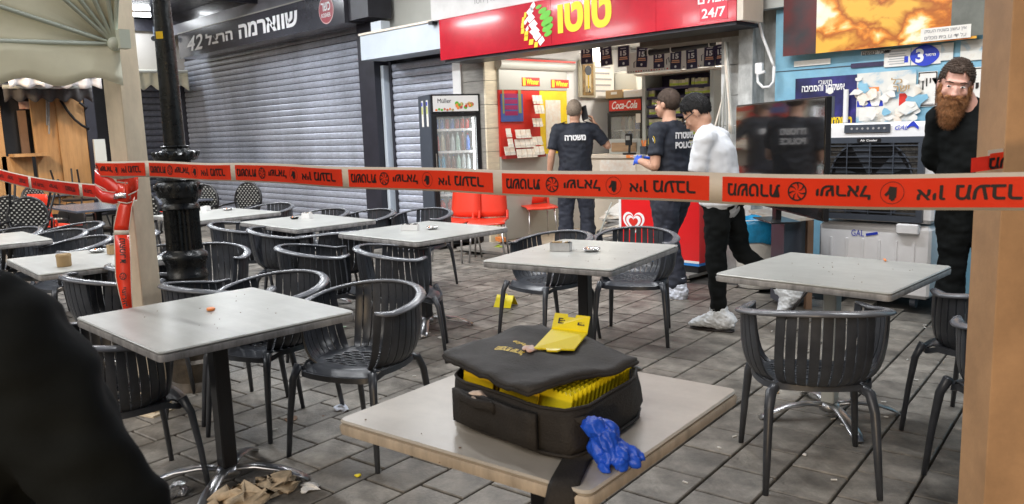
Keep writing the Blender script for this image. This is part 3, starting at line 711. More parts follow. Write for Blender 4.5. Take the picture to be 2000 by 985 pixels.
# tape wrapped and knotted on the post
dP = depth(postc+Vector((0, 0, 1.2)))-.10
def tstrip(pts, wv, par, name='tape_fold', m='tapedark', edge=True, print_=None):
    pts = [Vector(p) for p in pts]; L = []; E1 = []; E2 = []
    for i, p in enumerate(pts):
        wvv = Vector(wv[i] if isinstance(wv, list) else wv); L.append([p-wvv, p, p+wvv]); E1.append([p-wvv*1.0, p-wvv*1.14]); E2.append([p+wvv*1.0, p+wvv*1.14])
    MB().sheet(L).build(name, m, par, smooth=True, solid=.0008)
    if edge: MB().sheet(E1).sheet(E2).build('tape_border', 'tapecream', par, smooth=True, solid=.0008)
knot = thing('tape_knot', 'bunched red tape tied round the cream post with a strand hanging down', 'tape', (postc.x, postc.y, 1.2), 'strands of police tape')
def Q(x, y, d=0.): return PD(x, y, dP-d)
tstrip([Q(185, 345, .02), Q(205, 352, .03), Q(228, 372, .05), Q(250, 375, .05)], [(Q(190, 330)-Q(190, 345))*.9, (Q(190, 330)-Q(190, 345))*1.1, (Q(190, 330)-Q(190, 345))*1.0, (Q(190, 330)-Q(190, 345))*.9], knot)
tstrip([Q(186, 372, .0), Q(200, 384, .03), Q(222, 388, .05), Q(240, 384, .04)], (Q(190, 330)-Q(190, 341)), knot)
tstrip([Q(228, 348, .03), Q(245, 362, .06), Q(262, 355, .05), Q(270, 350, .02)], [(Q(190, 330)-Q(190, 352))*.9]*4, knot, m='tapered')
tstrip([Q(230, 375, .05), Q(248, 378, .06), Q(268, 372, .03)], [(Q(190, 330)-Q(190, 348))]*3, knot, m='tapered')
tstrip([Q(210, 340, .06), Q(232, 345, .07), Q(262, 341, .05)], [(Q(190, 330)-Q(190, 336))]*3, knot, m='tapecream', edge=False)
tstrip([Q(222, 385, .05), Q(236, 381, .07), Q(255, 384, .05)], [(Q(190, 330)-Q(190, 335))]*3, knot, m='foil', edge=False)
hw = (Q(257, 450)-Q(243, 450))
tstrip([Q(251, 385, .04), Q(244, 405, .05), Q(238, 440, .05), Q(237, 450, .05)], [hw*.8, hw*.9, hw, hw], knot, 'tape_strand', 'tapered')
tstrip([Q(237, 450, .05), Q(237, 459, .05)], hw*1.05, knot, 'tape_gap', 'tapecream', edge=False)
tstrip([Q(238, 459, .05), Q(240, 500, .05), Q(241, 540, .06), Q(245, 575, .06), Q(250, 607, .07)], [hw, hw, hw, hw*.8, hw*.6], knot, 'tape_strand', 'tapered')
dn = (Q(240, 520, .06)-Q(238, 460, .06)).normalized(); lf = (Q(225, 480)-Q(255, 480)).normalized()
text('משטרת', .030, 'ink', knot, Q(238.5, 490, .068), -dn, lf*-1, bold=.022, width=.125, lift=.004).rotation_euler = (0, 0, 0)
text('ישראל', .026, 'ink', knot, Q(243, 580, .085), -dn, lf*-1, bold=.022, width=.095, lift=.004)
mb = MB(); bc = Q(240, 540, .075)
for k in range(24):
    a0 = 2*math.pi*k/24; a1 = 2*math.pi*(k+1)/24; e = lambda a, r: bc+dn*r*math.cos(a)+lf*r*math.sin(a)
    mb.add([e(a0, .014), e(a1, .014), e(a1, .018), e(a0, .018)], [(0, 1, 2, 3)])
    if k % 4 == 0: mb.add([e(a0, .002), e(a1, .013), e(a1+.3, .015)], [(0, 1, 2)])
mb.build('emblem', 'ink', knot, fix=False)
# tape running from the post to the left picture edge and beyond
tl = thing('police_tape', 'narrow-looking red tape strand running from the post off to the left', 'tape', (0, 0, 1.3), 'strands of police tape')
La = Q(232, 378, .0); Lb = PD(-60, 323, 5.6)
def lp(s): return La*(1-s)+Lb*s+ZU*(-.035*math.sin(math.pi*s))
def lstrip(a, b, v0, v1, n, off): return [[lp(a+(b-a)*i/n)+ZU*v0-FW*off, lp(a+(b-a)*i/n)+ZU*v1-FW*off] for i in range(n+1)]
MB().sheet(lstrip(0, 1, -HW, HW, 30, 0)).build('tape_band', 'tapecream', tl, smooth=True, solid=.0008)
dl = (Lb-La).normalized()
for a, b in ((0.0, .19), (.21, .51), (.53, .78), (.80, 1)):
    MB().sheet(lstrip(a, b, -HW+.006, HW-.007, 8, .003)).build('red_block', 'tapedark', tl, smooth=True, fix=False)
    for fr, s_, wd in ((.16, 'משטרת', .13), (.5, 'ישראל', .12), (.82, 'אין מעבר', .18)):
        k = a+(b-a)*fr; sc = (b-a)*(Lb-La).length/.72
        text(s_, .026, 'ink', tl, lp(k)-FW*.006, dl, -ZU, bold=.02, width=wd*max(.5, sc), lift=.001)
# pillar on the right
pc = PZ(1935, 1240); PIL = thing('pillar', 'thick brown painted pillar at the right edge of the picture', 'pillar', (pc.x, pc.y, 0))
dpil = depth((pc.x, pc.y, 1.2))
wpil = 122/F*dpil
MB().box((pc.x, pc.y, 1.5), (wpil*.92, wpil*.92, 3.0), YAW-R(6), bev=.004).build('pillar_shaft', 'pillar', PIL)
pt = thing('police_tape', 'short tilted tape strand wrapped round the brown pillar above the main tape', 'tape', (pc.x, pc.y, 1.35), 'strands of police tape')
a_ = PD(1896, 322, dpil-.075); b_ = PD(2060, 300, dpil-.085); dd = (b_-a_).normalized()
def pstrip(s0, s1, v0, v1, off): return [[a_+(b_-a_)*s+ZU*v-FW*off for v in (v0, v1)] for s in (s0, (s0+s1)/2, s1)]
MB().sheet(pstrip(.20, 1.1, -.02, .030, 0)).build('tape_band', 'tapecream', pt, solid=.0008)
MB().sheet(pstrip(.22, 1.1, -.02, .021, .002)).build('red_block', 'tapered', pt, fix=False)
MB().sheet(pstrip(.0, .22, -.02, .016, .0015)).build('red_block', 'tapedark', pt, fix=False)
text('מעבר', .028, 'ink', pt, a_+(b_-a_)*.45-FW*.003-ZU*.004, -dd, -ZU, bold=.03, width=.10, lift=.001)
# ================================================================== LAMP POST
lc = PZ(386, 752); lp_ = thing('lamp_post', 'black ornate cast iron lamp post with fluted base', 'lamp post', lc)
def lz(y):  # height on the pole axis for a picture row
    d = ray(386-(752-y)*.075, y); s = math.hypot(lc.x, lc.y)/math.hypot(d.x, d.y); return CH+d.z*s
prof = [(772, 53), (748, 55), (740, 52), (722, 50), (716, 44), (700, 40), (694, 46), (676, 46), (668, 42), (655, 37)]
sc_ = depth(lc+ZU)/F
def P2(rows): return [(r*sc_, max(0.0, lz(y))) for y, r in rows]
MB().lathe((lc.x, lc.y, 0), P2([(780, 55), (760, 56), (742, 52), (736, 46), (712, 50), (700, 50), (694, 42), (676, 42), (668, 40), (640, 38), (560, 37), (545, 37)]), 32).build('plinth', 'rust', lp_, smooth=2)
MB().lathe((lc.x, lc.y, 0), P2([(545, 37), (538, 41), (530, 39), (524, 36), (512, 38), (505, 42), (499, 43), (494, 41), (489, 34), (486, 33)]), 32).build('lower_collar', 'lamp', lp_, smooth=2)
fl = []
zA, zB = lz(487), lz(408)
for z in (zA, zB):
    ring = []
    for j in range(96):
        a = 2*math.pi*j/96; r = (31.5+1.8*math.cos(a*24))*sc_; ring.append(Vector((lc.x+r*math.cos(a), lc.y+r*math.sin(a), z)))
    fl.append(ring)
MB().loft(fl).build('fluted_drum', 'lamp', lp_)
MB().lathe((lc.x, lc.y, 0), P2([(410, 31), (406, 35), (400, 34), (396, 31), (388, 34), (384, 40), (374, 42), (360, 42), (354, 38), (350, 40), (338, 30), (332, 28), (316, 27), (313, 38), (308, 41), (302, 41), (296, 36), (294, 27), (290, 25), (286, 27), (284, 20)]), 32).build('upper_collar', 'lamp', lp_, smooth=2)
for k in range(16):     # acanthus leaves round the bulge
    a = 2*math.pi*k/16; u = Vector((math.cos(a), math.sin(a), 0))
    for yy, rr0 in ((367, 42), (302, 40)):
        c = Vector((lc.x, lc.y, lz(yy)))+u*rr0*sc_
        MB().ell(c, (.010, .014, .022), Matrix.Rotation(a, 3, 'Z')@Matrix.Rotation(.35, 3, 'Y'), 8, 6).build('leaf_ornament', 'lamp', lp_, smooth=True)
MB().lathe((lc.x, lc.y, 0), [(19.5*sc_, lz(286)), (18*sc_, lz(100)), (16*sc_, lz(0)), (13*sc_, 4.2)], 28).build('pole', 'lamp', lp_, smooth=2)
q = lc+Vector((0, 0, 0)); z71 = lz(71); e = (Vector((0, 0, 0))-Vector((lc.x, lc.y, 0))).normalized()
side = Vector((-FW.x, -FW.y, 0)).normalized()*.8+Vector((FW.y, -FW.x, 0)).normalized()*-.1
c = Vector((lc.x, lc.y, z71))+side.normalized()*17.3*sc_*1.02
MB().box(c, (.04, .002, .04), math.atan2(side.y, side.x)+math.pi/2).build('sticker', 'markershade', lp_)
# ================================================================== AWNING AT TOP LEFT
aw = thing('dome_awning', 'pale cream ribbed dome awning with scalloped valance at top left', 'awning', (postc.x, postc.y, 2.2), 'scalloped awnings')
pv = Vector((postc.x-.03, postc.y, 0)); d0 = depth(postc+ZU*2)-.08; piv = PD(224, 86, d0)
along = Vector((-.30, -.95, 0)).normalized()
RIB = []
for px, py in ((-40, 79), (-40, 0), (60, -60), (125, -40), (165, -40), (205, -40), (229, -20)):
    RIB.append((px, py))
def fanpt(ang, r, sag=0.): return piv+along*(r*math.cos(ang))+ZU*(r*math.sin(ang)-sag)
angs = []
for px, py in RIB:   # angle of each rib within the gore plane
    nrm = along.cross(ZU); dr = ray(px, py); s = (piv-C0).dot(nrm)/dr.dot(nrm); q = C0+dr*s-piv; angs.append(math.atan2(q.z, q.dot(along)))
for a in angs:
    MB().tube([fanpt(a, .0), fanpt(a, 2.6)], .011, 8).build('rib', 'rib', aw, smooth=True)
nrm = along.cross(ZU); nrm = nrm if nrm.dot(FW) > 0 else -nrm
for a0, a1 in zip(angs, angs[1:]):
    g = [[fanpt(a0+(a1-a0)*j/5, r)+nrm*(.012+.05*r*math.sin(math.pi*j/5)) for j in range(6)] for r in (.02, .4, .8, 1.3, 1.9, 2.6)]
    MB().sheet(g).build('gore_panel', 'fabric', aw, smooth=True, solid=.002)
MB().ell(piv, (.035, .035, .035)).build('hub', 'rib', aw, smooth=True)
MB().box(piv+Vector((.03, .03, .02)), (.07, .05, .09)).build('bracket', 'rib', aw)
val = []
L0 = 2.6
for i in range(61):
    s = -.02+L0*i/60; h_ = .185+.022*math.cos(2*math.pi*s/.30+.9)
    val.append([piv+along*s-ZU*(.0+h_*k/4)+nrm*(.006*math.sin(s*9+k)) for k in range(5)])
MB().sheet(val).build('valance', 'fabric', aw, smooth=True, solid=.002)
# ================================================================== FACADE
YF = 7.0
fac = thing('shop_building', 'row of shops with roller shutters and an open kiosk shop', 'building', (-8, YF, 0))
XA = PY(360, 200, YF).x; XB = PY(722, 200, YF).x; XC = PY(757, 200, YF).x; XD = PY(890, 150, YF).x; XE = PY(905, 150, YF).x; XG = PY(946, 150, YF).x
XH = PY(1411, 150, YF).x; XI = PY(1453, 150, YF).x; XJ = PY(1480, 150, YF).x; XK = PY(1514, 150, YF).x
def wallbox(name, m, x0, x1, z0, z1, y0, y1, par=fac): return MB().box(((x0+x1)/2, (y0+y1)/2, (z0+z1)/2), (abs(x1-x0), abs(y1-y0), z1-z0)).build(name, m, par)
wallbox('upper_wall', 'wallgrey', XB+.35, 2.0, 2.9, 5.2, YF+.02, YF+.5)
wallbox('upper_wall', 'darkframe', -19, XB+.34, 3.06, 5.2, YF+.05, YF+.5)
wallbox('back_wall', 'darkframe', -19, XG, 0, 3.05, YF+.25, YF+.4)
# dark pillar between the shutters
wallbox('dark_pillar', 'darkframe', XB, XC-.06, 0, 3.6, YF-.16, YF+.24)
wallbox('steel_jamb', 'greybox', XC-.05, XC+.02, 0, 2.45, YF-.06, YF+.1)
wallbox('shutter_jamb', 'darkframe', XA-.12, XA+.0, 0, 3.1, YF-.1, YF+.1)
# stone columns
wallbox('column_core', 'white', XE-.16, XE, 0, 2.5, YF-.05, YF+.3)
stone = []
nst = 8
for i in range(nst):
    z0 = 2.4*i/nst; z1 = 2.4*(i+1)/nst-.006
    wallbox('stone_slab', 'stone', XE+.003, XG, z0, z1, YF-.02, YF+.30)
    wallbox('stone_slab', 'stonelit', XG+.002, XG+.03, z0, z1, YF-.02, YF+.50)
for i in range(nst):
    z0 = 2.3*i/nst; z1 = 2.3*(i+1)/nst-.006
    wallbox('stone_slab', 'concrete', XH, XI-.003, z0, z1, YF-.02, YF+.30)
wallbox('concrete_column', 'concrete', XI, XJ, 0, 3.3, YF-.10, YF+.2)
wallbox('recess_wall', 'concrete', XJ+.002, XK, 0, 3.3, YF+.12, YF+.2)
wallbox('blue_wall', 'blue', XK, 2.0, 0, 2.46, YF, YF+.2)
wallbox('wall_trim', 'darkgrey', XK, 2.0, 1.905, 1.912, YF-.006, YF+.0)
wallbox('grey_panel', 'wallgrey', XJ+.03, 2.0, 2.47, 3.9, YF-.09, YF+.01)
wallbox('lintel', mat('lintel_brown', (.16, .135, .11), .7, var=.2, scale=6), PY(1253, 100, YF).x, XI-.01, 2.27, 2.5, YF-.03, YF+.3)
wallbox('threshold', 'stone', XG, XH, 0, .03, 6.42, 6.98)
floor = struct(wallbox('shop_floor', 'tile', -9, -3, -.02, .022, 6.99, 11.5, None))
# shop interior shell
wallbox('left_inner_wall', 'white', XG-.1, XG-.0, 0, 2.62, YF+.52, 11.2)
wallbox('inner_back_wall', 'white', XG, XH+.6, 0, 2.62, 10.4, 10.5)
wallbox('right_inner_wall', 'white', XH+.05, XH+.15, 0, 2.62, YF+.31, 10.39)
wallbox('shop_ceiling', 'white', XG-.1, XH+.15, 2.63, 2.68, YF+.31, 10.5)
wallbox('shop_ceiling', 'white', XG, XI-.01, 2.505, 2.6, YF-.02, YF+.30)
# canopy soffit over the wide shutter
wallbox('canopy_soffit', 'signdark', -24, XB+.3, 3.96, 4.05, 3.6, YF+.04)
wallbox('canopy_fascia', mat('fascia_grey', (.16, .16, .18), .35, var=.2, scale=2), -18, XB+.2, 3.53, 3.72, 6.58, 6.62)
wallbox('canopy_fascia', 'signdark', -18, XB+.2, 3.73, 3.955, 6.70, 6.74)
# ---- roller shutters
def shutter(name, label, x0, x1, z1, y, pitch, m, lift=0.):
    t = thing(name, label, 'shutter', ((x0+x1)/2, y, 0), 'closed roller shutters'); nS = int((z1-lift)/pitch); first = None
    prof = [(0, .0), (-.004, .006), (-.013, pitch*.30), (-.015, pitch*.5), (-.012, pitch*.75), (-.004, pitch-.012), (.004, pitch-.008), (.004, .002)]
    mb = MB(); mb.loft([[Vector((x, py, pz)) for py, pz in prof] for x in (-(x1-x0)/2, (x1-x0)/2)])
    for i in range(nS):
        if first is None: o = mb.build('slat', m, t, local=True); first = o
        else: o = first.copy(); COL.objects.link(o)
        o.location = (0, 0, lift+.06+i*pitch)
    for i in range(nS):
        pass
    MB().box((0, 0, lift+.03), (x1-x0, .05, .055), bev=.004).build('bottom_bar', 'alu', t, local=True)
    wallbox('guide_rail', 'darkframe', x0-.05, x0-.002, 0, z1, y-.03, y+.05, t); wallbox('guide_rail', 'darkframe', x1+.002, x1+.05, 0, z1, y-.03, y+.05, t)
    return t
shutter('roller_shutter', 'wide closed roller shutter of grey galvanised slats under the dark shawarma sign', XA, XB-.06, 3.05, YF+.04, .105, 'shutter')
s2 = shutter('roller_shutter', 'narrow closed roller shutter between dark pillar and drinks fridge', XC+.08, XE-.2, 2.5, YF+.06, .105, 'shutter')
# ---- signs
sg = thing('shop_sign', 'long dark sign box with white Hebrew lettering and number 42', 'sign', (-12, 6.5, 3.3))
sx0 = PY(350, 100, 6.5).x; sx1 = PY(672, 20, 6.5).x
zb, zt = PY(352, 115, 6.5).z, PY(347, 70, 6.5).z+.02
wallbox('sign_box', 'signdark', sx0, sx1, zb, zt, 6.5, 6.95, sg)
wallbox('sign_end', 'darkframe', sx1+.003, sx1+.5, zb+.03, zt+.4, 6.56, 6.95, sg)
wallbox('top_trim', mat('trim_cream', (.4, .38, .35), .4), sx0, sx1, zt+.002, zt+.018, 6.49, 6.6, sg)
def sxt(px, py): return PY(px, py, 6.5)
for s_, xa, xb, yy, hh in (('שווארמה', 466, 583, 52, .235), ('הרצל', 402, 455, 73, .20)):
    a = sxt(xa, yy); b = sxt(xb, yy); text(s_, hh, 'lettering', sg, ((a.x+b.x)/2, 6.5, (zb+zt)/2+.0), XR, ZU, bold=.035, width=b.x-a.x, lift=.004)
a = sxt(366, 90); b = sxt(397, 88); text('42', .27, 'lettering', sg, ((a.x+b.x)/2, 6.5, (zb+zt)/2), XR, ZU, bold=.01, shear=.25, width=b.x-a.x, lift=.004)
c = sxt(637, 16); c.z = (zb+zt)/2+.01
k = []
def disc(c, r, m, par, y, n=32, name='emblem', r0=0.):
    mb = MB()
    mb.poly([Vector((c.x+r*math.cos(2*math.pi*i/n), y, c.z+r*math.sin(2*math.pi*i/n))) for i in range(n)], (0, -.002, 0)); return mb.build(name, m, par)
disc(c, .20, mat('kosher_ring', (.75, .5, .5), .4), sg, 6.4985); disc(c, .185, mat('kosher_red', (.38, .04, .06), .35), sg, 6.4955)
text('כשר', .12, 'lettering', sg, (c.x, 6.4925, c.z+.045), XR, ZU, bold=.03, width=.25)
text('KOSHER', .06, 'lettering', sg, (c.x, 6.4925, c.z-.075), XR, ZU, bold=.02, width=.25)
bx = thing('blank_sign', 'blank pale grey sign box above the narrow shutter', 'sign', (-9, 6.6, 2.7))
g0 = PY(706, 120, 6.55); g1 = PY(873, 70, 6.55)
wallbox('sign_box', 'greybox', g0.x, g1.x+.1, PY(710, 118, 6.55).z, PY(708, 70, 6.55).z, 6.55, 6.95, bx)
wallbox('drip_edge', 'papercream', g0.x-.01, g1.x+.1, PY(708, 70, 6.55).z+.002, PY(708, 70, 6.55).z+.03, 6.53, 6.95, bx)
wallbox('cable_box', 'greybox', PY(724, 50, 6.6).x, PY(744, 50, 6.6).x, PY(708, 70, 6.55).z+.033, PY(735, 42, 6.6).z, 6.6, 6.75, bx)
rs = thing('lottery_sign', 'long red sign with yellow Hebrew lettering over the open shop', 'sign', (-6, 6.45, 2.6))
YS = 6.45
rx0 = PY(859, 80, YS).x; rx1 = PY(1439, 20, YS).x; rz0 = (PY(862, 121, YS).z+PY(1441, 36, YS).z)/2; rz1 = PY(855, 40, YS).z
nP = 4
cuts = [rx0, PY(1077, 60, YS).x, rx1-.85, rx1]
for a, b in zip(cuts, cuts[1:]): wallbox('sign_panel', 'signred', a, b-.004, rz0, rz1, YS, YS+.35, rs)
wallbox('end_strip', 'tapecream', rx1, rx1+.06, rz0, rz1, YS+.004, YS+.35, rs)
wallbox('under_tray', 'darkframe', rx0+.05, rx1-.02, rz0-.03, rz0-.003, YS+.03, YS+.45, rs)
a = PY(1090, 50, YS); b = PY(1195, 30, YS); zc = PY(1140, 30, YS).z
text('טוטו', .30, 'yellow', rs, ((a.x+b.x)/2, YS, zc), XR, ZU, bold=.05, width=b.x-a.x, lift=.004)
# ball emblem: slanted rows of diamonds, green leaves on the right, orange on the left
mW, mG, mO = MB(), MB(), MB()
def em(mb, X, Y, w_, h_, k=0., n=4, rot=0.):     # small shapes laid out on the sign face
    c = PY(700+X/5, Y/5, YS); sc2 = (PY(1060, 50, YS)-PY(1059, 50, YS)).x/5; L = []
    for q in range(n):
        a = 2*math.pi*q/n+rot; x = w_*math.cos(a); z = h_*math.sin(a); L.append(Vector((c.x+(x+k*z)*sc2, YS-.003, c.z+z*sc2)))
    mb.poly(L, (0, -.002, 0))
for X, Y, w_ in ((1705, 62, 26), (1678, 115, 36), (1682, 178, 46), (1708, 240, 46), (1722, 305, 52), (1748, 355, 42), (1788, 400, 34)): em(mW, X, Y, w_, 34, .35)
for X, Y, w_ in ((1635, 215, 30), (1650, 285, 26)): em(mW, X, Y, w_*.6, 22, .35)
for X, Y, w_, h_ in ((1762, 68, 26, 14), (1800, 104, 36, 20), (1828, 148, 48, 30), (1845, 212, 50, 32), (1850, 272, 46, 28), (1855, 328, 34, 20)): em(mG, X, Y, w_, h_, .9, 14)
for X, Y, w_ in ((1632, 148, 16), (1612, 196, 18), (1606, 250, 20), (1606, 305, 22), (1642, 330, 26), (1640, 372, 26), (1690, 412, 30), (1738, 438, 24)): em(mO, X, Y, w_, 26, .2, 4, .78)
mW.build('emblem_diamonds', 'lettering', rs); mG.build('emblem_leaves', 'green', rs); mO.build('emblem_squares', 'yellow', rs)
q0 = PY(1368, 36, YS); q1 = PY(1421, 30, YS)
wallbox('camera_notice', mat('notice_pink', (.62, .04, .07), .3), q0.x, q1.x, rz0+.03, rz1+.0, YS-.004, YS-.001, rs)
cxn = (q0.x+q1.x)/2
text('24/7', .085, 'lettering', rs, (cxn, YS-.005, rz0+.095), XR, ZU, bold=.02, width=.24)
text('מצולם', .085, 'lettering', rs, (cxn, YS-.005, rz0+.225), XR, ZU, bold=.02, width=.32)
text('המקום', .085, 'lettering', rs, (cxn, YS-.005, rz0+.35), XR, ZU, bold=.02, width=.3)
bn = thing('white_banner', 'dirty white banner with grey Hebrew words above the red sign', 'banner', (-6, YS, 3.1))
bx0 = PY(844, 20, YS+.05).x
wallbox('banner_panel', mat('dirty_white', (.66, .66, .66), .5, var=.12, scale=3), bx0, rx1-.2, rz1+.01, rz1+.62, YS+.03, YS+.3, bn)
wallbox('black_end', 'black', bx0-.05, bx0+.03, rz1-.03, rz1+.012, YS+.02, YS+.2, bn)
a = PY(925, 25, YS+.03); b = PY(1085, 5, YS+.03)
text('הקפה של נחמן | טוטו | לוטו', .085, 'greyprint', bn, ((a.x+b.x)/2, YS+.03, rz1+.13), XR, ZU, bold=.01, width=1.25)
text('לוטו | טוטו | ווינר', .07, 'greyprint', bn, ((a.x+b.x)/2-.15, YS+.03, rz1+.33), XR, ZU, bold=.01, width=.9)
# ---- shutter stickers, white jamb next to fridge
# ================================================================== DRINKS FRIDGE
YR = 6.45
fzt = PD(890, 184, 10.1).z; fx0 = PY(890, 200, YR).x-.31; fx1 = fx0+.62
fr = thing('drinks_fridge', 'tall black glass-door drinks fridge lit inside, with a white fruit header', 'fridge', ((fx0+fx1)/2, YR, 0))
FD = .55
wallbox('cabinet_side', 'darkgrey', fx0-.03, fx0-.0, .04, fzt, YR+.02, YR+FD, fr); wallbox('cabinet_side', 'black', fx1-.03, fx1, .04, fzt, YR+.02, YR+FD, fr)
wallbox('cabinet_back', 'white', fx0, fx1-.03, .04, fzt, YR+FD-.03, YR+FD, fr); wallbox('cabinet_base', 'black', fx0, fx1-.03, .04, .25, YR+.02, YR+FD-.03, fr)
wallbox('cabinet_top', 'black', fx0, fx1-.03, fzt-.03, fzt, YR+.02, YR+FD-.03, fr)
hz0 = fzt-.215
wallbox('header_frame', 'black', fx0-.02, fx1, hz0-.015, fzt, YR-.012, YR+.02, fr)
wallbox('header_panel', 'white', fx0, fx1-.02, hz0, fzt-.02, YR-.018, YR-.013, fr)
text('Müller', .055, 'ink', fr, (fx0+.15, YR-.0185, (hz0+fzt)/2+.025), XR, ZU, width=.18)
for k in range(16):
    u = random.random(); x = fx0+.30+.22*u; z = hz0+.03+random.random()*.07
    disc(Vector((x, 0, z)), random.uniform(.012, .028), random.choice(['fruit', 'redpanel', 'green', 'orange']), fr, YR-.0185-k*.0003, 12, 'fruit_print')
for k in range(7): disc(Vector((fx0+.04+k*.036, 0, hz0+.02+.01*(k % 2))), .015, random.choice(['green', 'orange', 'fruit']), fr, YR-.0190-k*.0003, 12, 'fruit_print')
for a, b in ((fx0-.02, fx0+.04), (fx1-.055, fx1)): wallbox('door_stile', 'black', a, b, .25, hz0-.02, YR-.012, YR+.02, fr)
wallbox('door_rail', 'black', fx0+.04, fx1-.055, hz0-.06, hz0-.022, YR-.012, YR+.02, fr); wallbox('door_rail', 'black', fx0+.04, fx1-.055, .25, .31, YR-.012, YR+.02, fr)
wallbox('door_glass', 'glass', fx0+.04, fx1-.055, .31, hz0-.06, YR, YR+.006, fr)
MB().tube([(fx0+.01, YR-.03, .95), (fx0+.01, YR-.03, 1.2)], .008, 8).build('handle', 'alu', fr)
wallbox('led_strip', 'led', fx1-.085, fx1-.070, .35, hz0-.08, YR+.035, YR+.05, fr)
shz = [fzt-.43, fzt-.71, fzt-.98, fzt-1.26, fzt-1.54]
for z in shz: wallbox('shelf', 'white', fx0+.005, fx1-.095, z-.03, z, YR+.06, YR+FD-.04, fr)
bcol = {k: mat('drink_'+k, c, .2, var=.2, scale=30, coat=.5) for k, c in dict(red=(.5, .03, .02), blue=(.05, .15, .5), clear=(.5, .55, .55), green=(.35, .5, .42), brown=(.15, .05, .03), aqua=(.1, .4, .6), cream=(.6, .55, .4)).items()}
def bottle(x, y, z, h, r, m, label, can=False):
    t = thing('can' if can else 'drink_bottle', label, 'can' if can else 'bottle', (x, y, z), 'drinks inside the glass-door fridge')
    if can: MB().lathe((0, 0, 0), [(r*.85, 0), (r, .006), (r, h-.008), (r*.85, h)], 12).build('can_body', m, t, smooth=2, local=True); return
    MB().lathe((0, 0, 0), [(r*.9, 0), (r, .01), (r, h*.3), (r*.92, h*.4), (r, h*.55), (r*.95, h*.68), (r*.4, h*.85), (r*.34, h*.93)], 12).build('bottle_body', m, t, smooth=True, local=True)
    MB().lathe((0, 0, h*.93), [(r*.42, 0), (r*.42, h*.07)], 10).build('cap', random.choice([M['white'], bcol['blue'], bcol['red']]), t, local=True)
wf = fx1-.11-fx0-.03
rowc = [[('blue', 'can'), ('blue', 'can'), ('red', 'can'), ('blue', 'can'), ('red', 'can'), ('red', 'can'), ('red', 'can')],
        [('red', 0), ('cream', 0), ('brown', 0), ('clear', 0), ('green', 0), ('brown', 0), ('blue', 0)],
        [('aqua', 0), ('aqua', 0), ('brown', 0), ('brown', 0), ('green', 0), ('clear', 0), ('clear', 0)],
        [('clear', 0), ('clear', 0), ('aqua', 0), ('green', 0), ('clear', 0)], [('red', 0), ('red', 0), ('brown', 0), ('red', 0)]]
for r_, z in enumerate(shz):
    L = rowc[r_]
    for k, (cn, cc) in enumerate(L):
        h_ = .125 if cc else .215+.02*((k*7) % 3)
        bottle(fx0+.05+wf*(k+.5)/len(L), YR+.14, z+.0005, h_, wf/len(L)*.40, bcol[cn], f"{ {'red':'red','blue':'blue','clear':'clear','green':'pale green','brown':'dark brown','aqua':'light blue','cream':'cream'}[cn]} {'can' if cc else 'bottle'} on the {['top','second','third','fourth','lowest'][r_]} fridge shelf", bool(cc))
FRT = [o for o in bpy.data.objects if o.get('group') == 'drinks inside the glass-door fridge']
for k in (0, 1):
    t = thing('energy_label', ['left', 'right'][k]+' energy label stuck on the left side of the drinks fridge', 'label', (fx0-.032, YR+(.36, .14)[k], fzt-.22), 'energy labels by the fridge'); t.rotation_euler = (0, 0, R(-90)); FRT.append(t)
    MB().box((0, 0, -.01), (.075, .004, .33)).build('label_card', 'paper', t, local=True)
    MB().box((0, -.0035, .11), (.05, .002, .05)).build('label_print', 'blueprint', t, local=True); MB().box((0, -.0035, .03), (.045, .002, .09)).build('label_print', mat('label_green', (.5, .55, .08), .5), t, local=True)
FA = R(68); fnew = PD(890, 184, 10.1); fzt_s = fnew.z/fzt
fold = Vector(fr.location); fr.location = (fnew.x, fnew.y, 0); fr.rotation_euler = (0, 0, FA); FM = Matrix.Rotation(FA, 3, 'Z')
for o in FRT:
    q = FM@(Vector(o.location)-fold); o.location = Vector((fnew.x, fnew.y, 0))+q; o.rotation_euler.z += FA
# ================================================================== INSIDE THE SHOP: betting kiosk on the left wall
KX = XG+.035
def KP(px, py, off=0.): return PX(px, py, KX+off)
ky0 = KP(972, 200).y; ky1 = KP(1104, 200).y
def kbox(name, m, y0, y1, z0, z1, par, o0=0., o1=.02): return MB().box((KX+(o0+o1)/2, (y0+y1)/2, (z0+z1)/2), (o1-o0, abs(y1-y0), z1-z0)).build(name, m, par)
ks = thing('betting_kiosk', 'grey, red and yellow betting stand on the left inner wall', 'kiosk', (KX, (ky0+ky1)/2, 0))
zH = KP(975, 130).z; zG = KP(975, 176).z; zL = KP(1000, 305).z; ym = KP(1051, 200).y
kbox('header_panel', 'greypanel', ky0, ky1, zG+.002, zH, ks, 0, .04)
kbox('red_panel', 'redpanel', ky0, ym-.002, zL, zG, ks, 0, .03)
kbox('yellow_panel', 'yelpanel', ym, ky1, zL, zG, ks, 0, .03)
kbox('lower_panel', 'greypanel', ky0, ky1, .03, zL-.002, ks, 0, .035)
kbox('red_ledge', mat('dark_red', (.3, .02, .02), .4), ky0, ym, zL-.03, zL+.01, ks, .037, .12)
MB().tube([(KX+.06, ky0-.03, zH+.03), (KX+.06, ky1+.1, zH+.03)], .07, 16).build('light_canopy', 'greypanel', ks, smooth=2)
MB().box((KX+.10, (ky0+ky1)/2+.03, zH+.085), (.06, ky1-ky0+.12, .025)).build('red_stripe', 'redpanel', ks)
kbox('notice_board', 'papercream', KP(1063, 250).y, KP(1092, 250).y, KP(1077, 290).z, KP(1077, 196).z, ks, .031, .036)
YR_ = Vector((0, 1, 0))
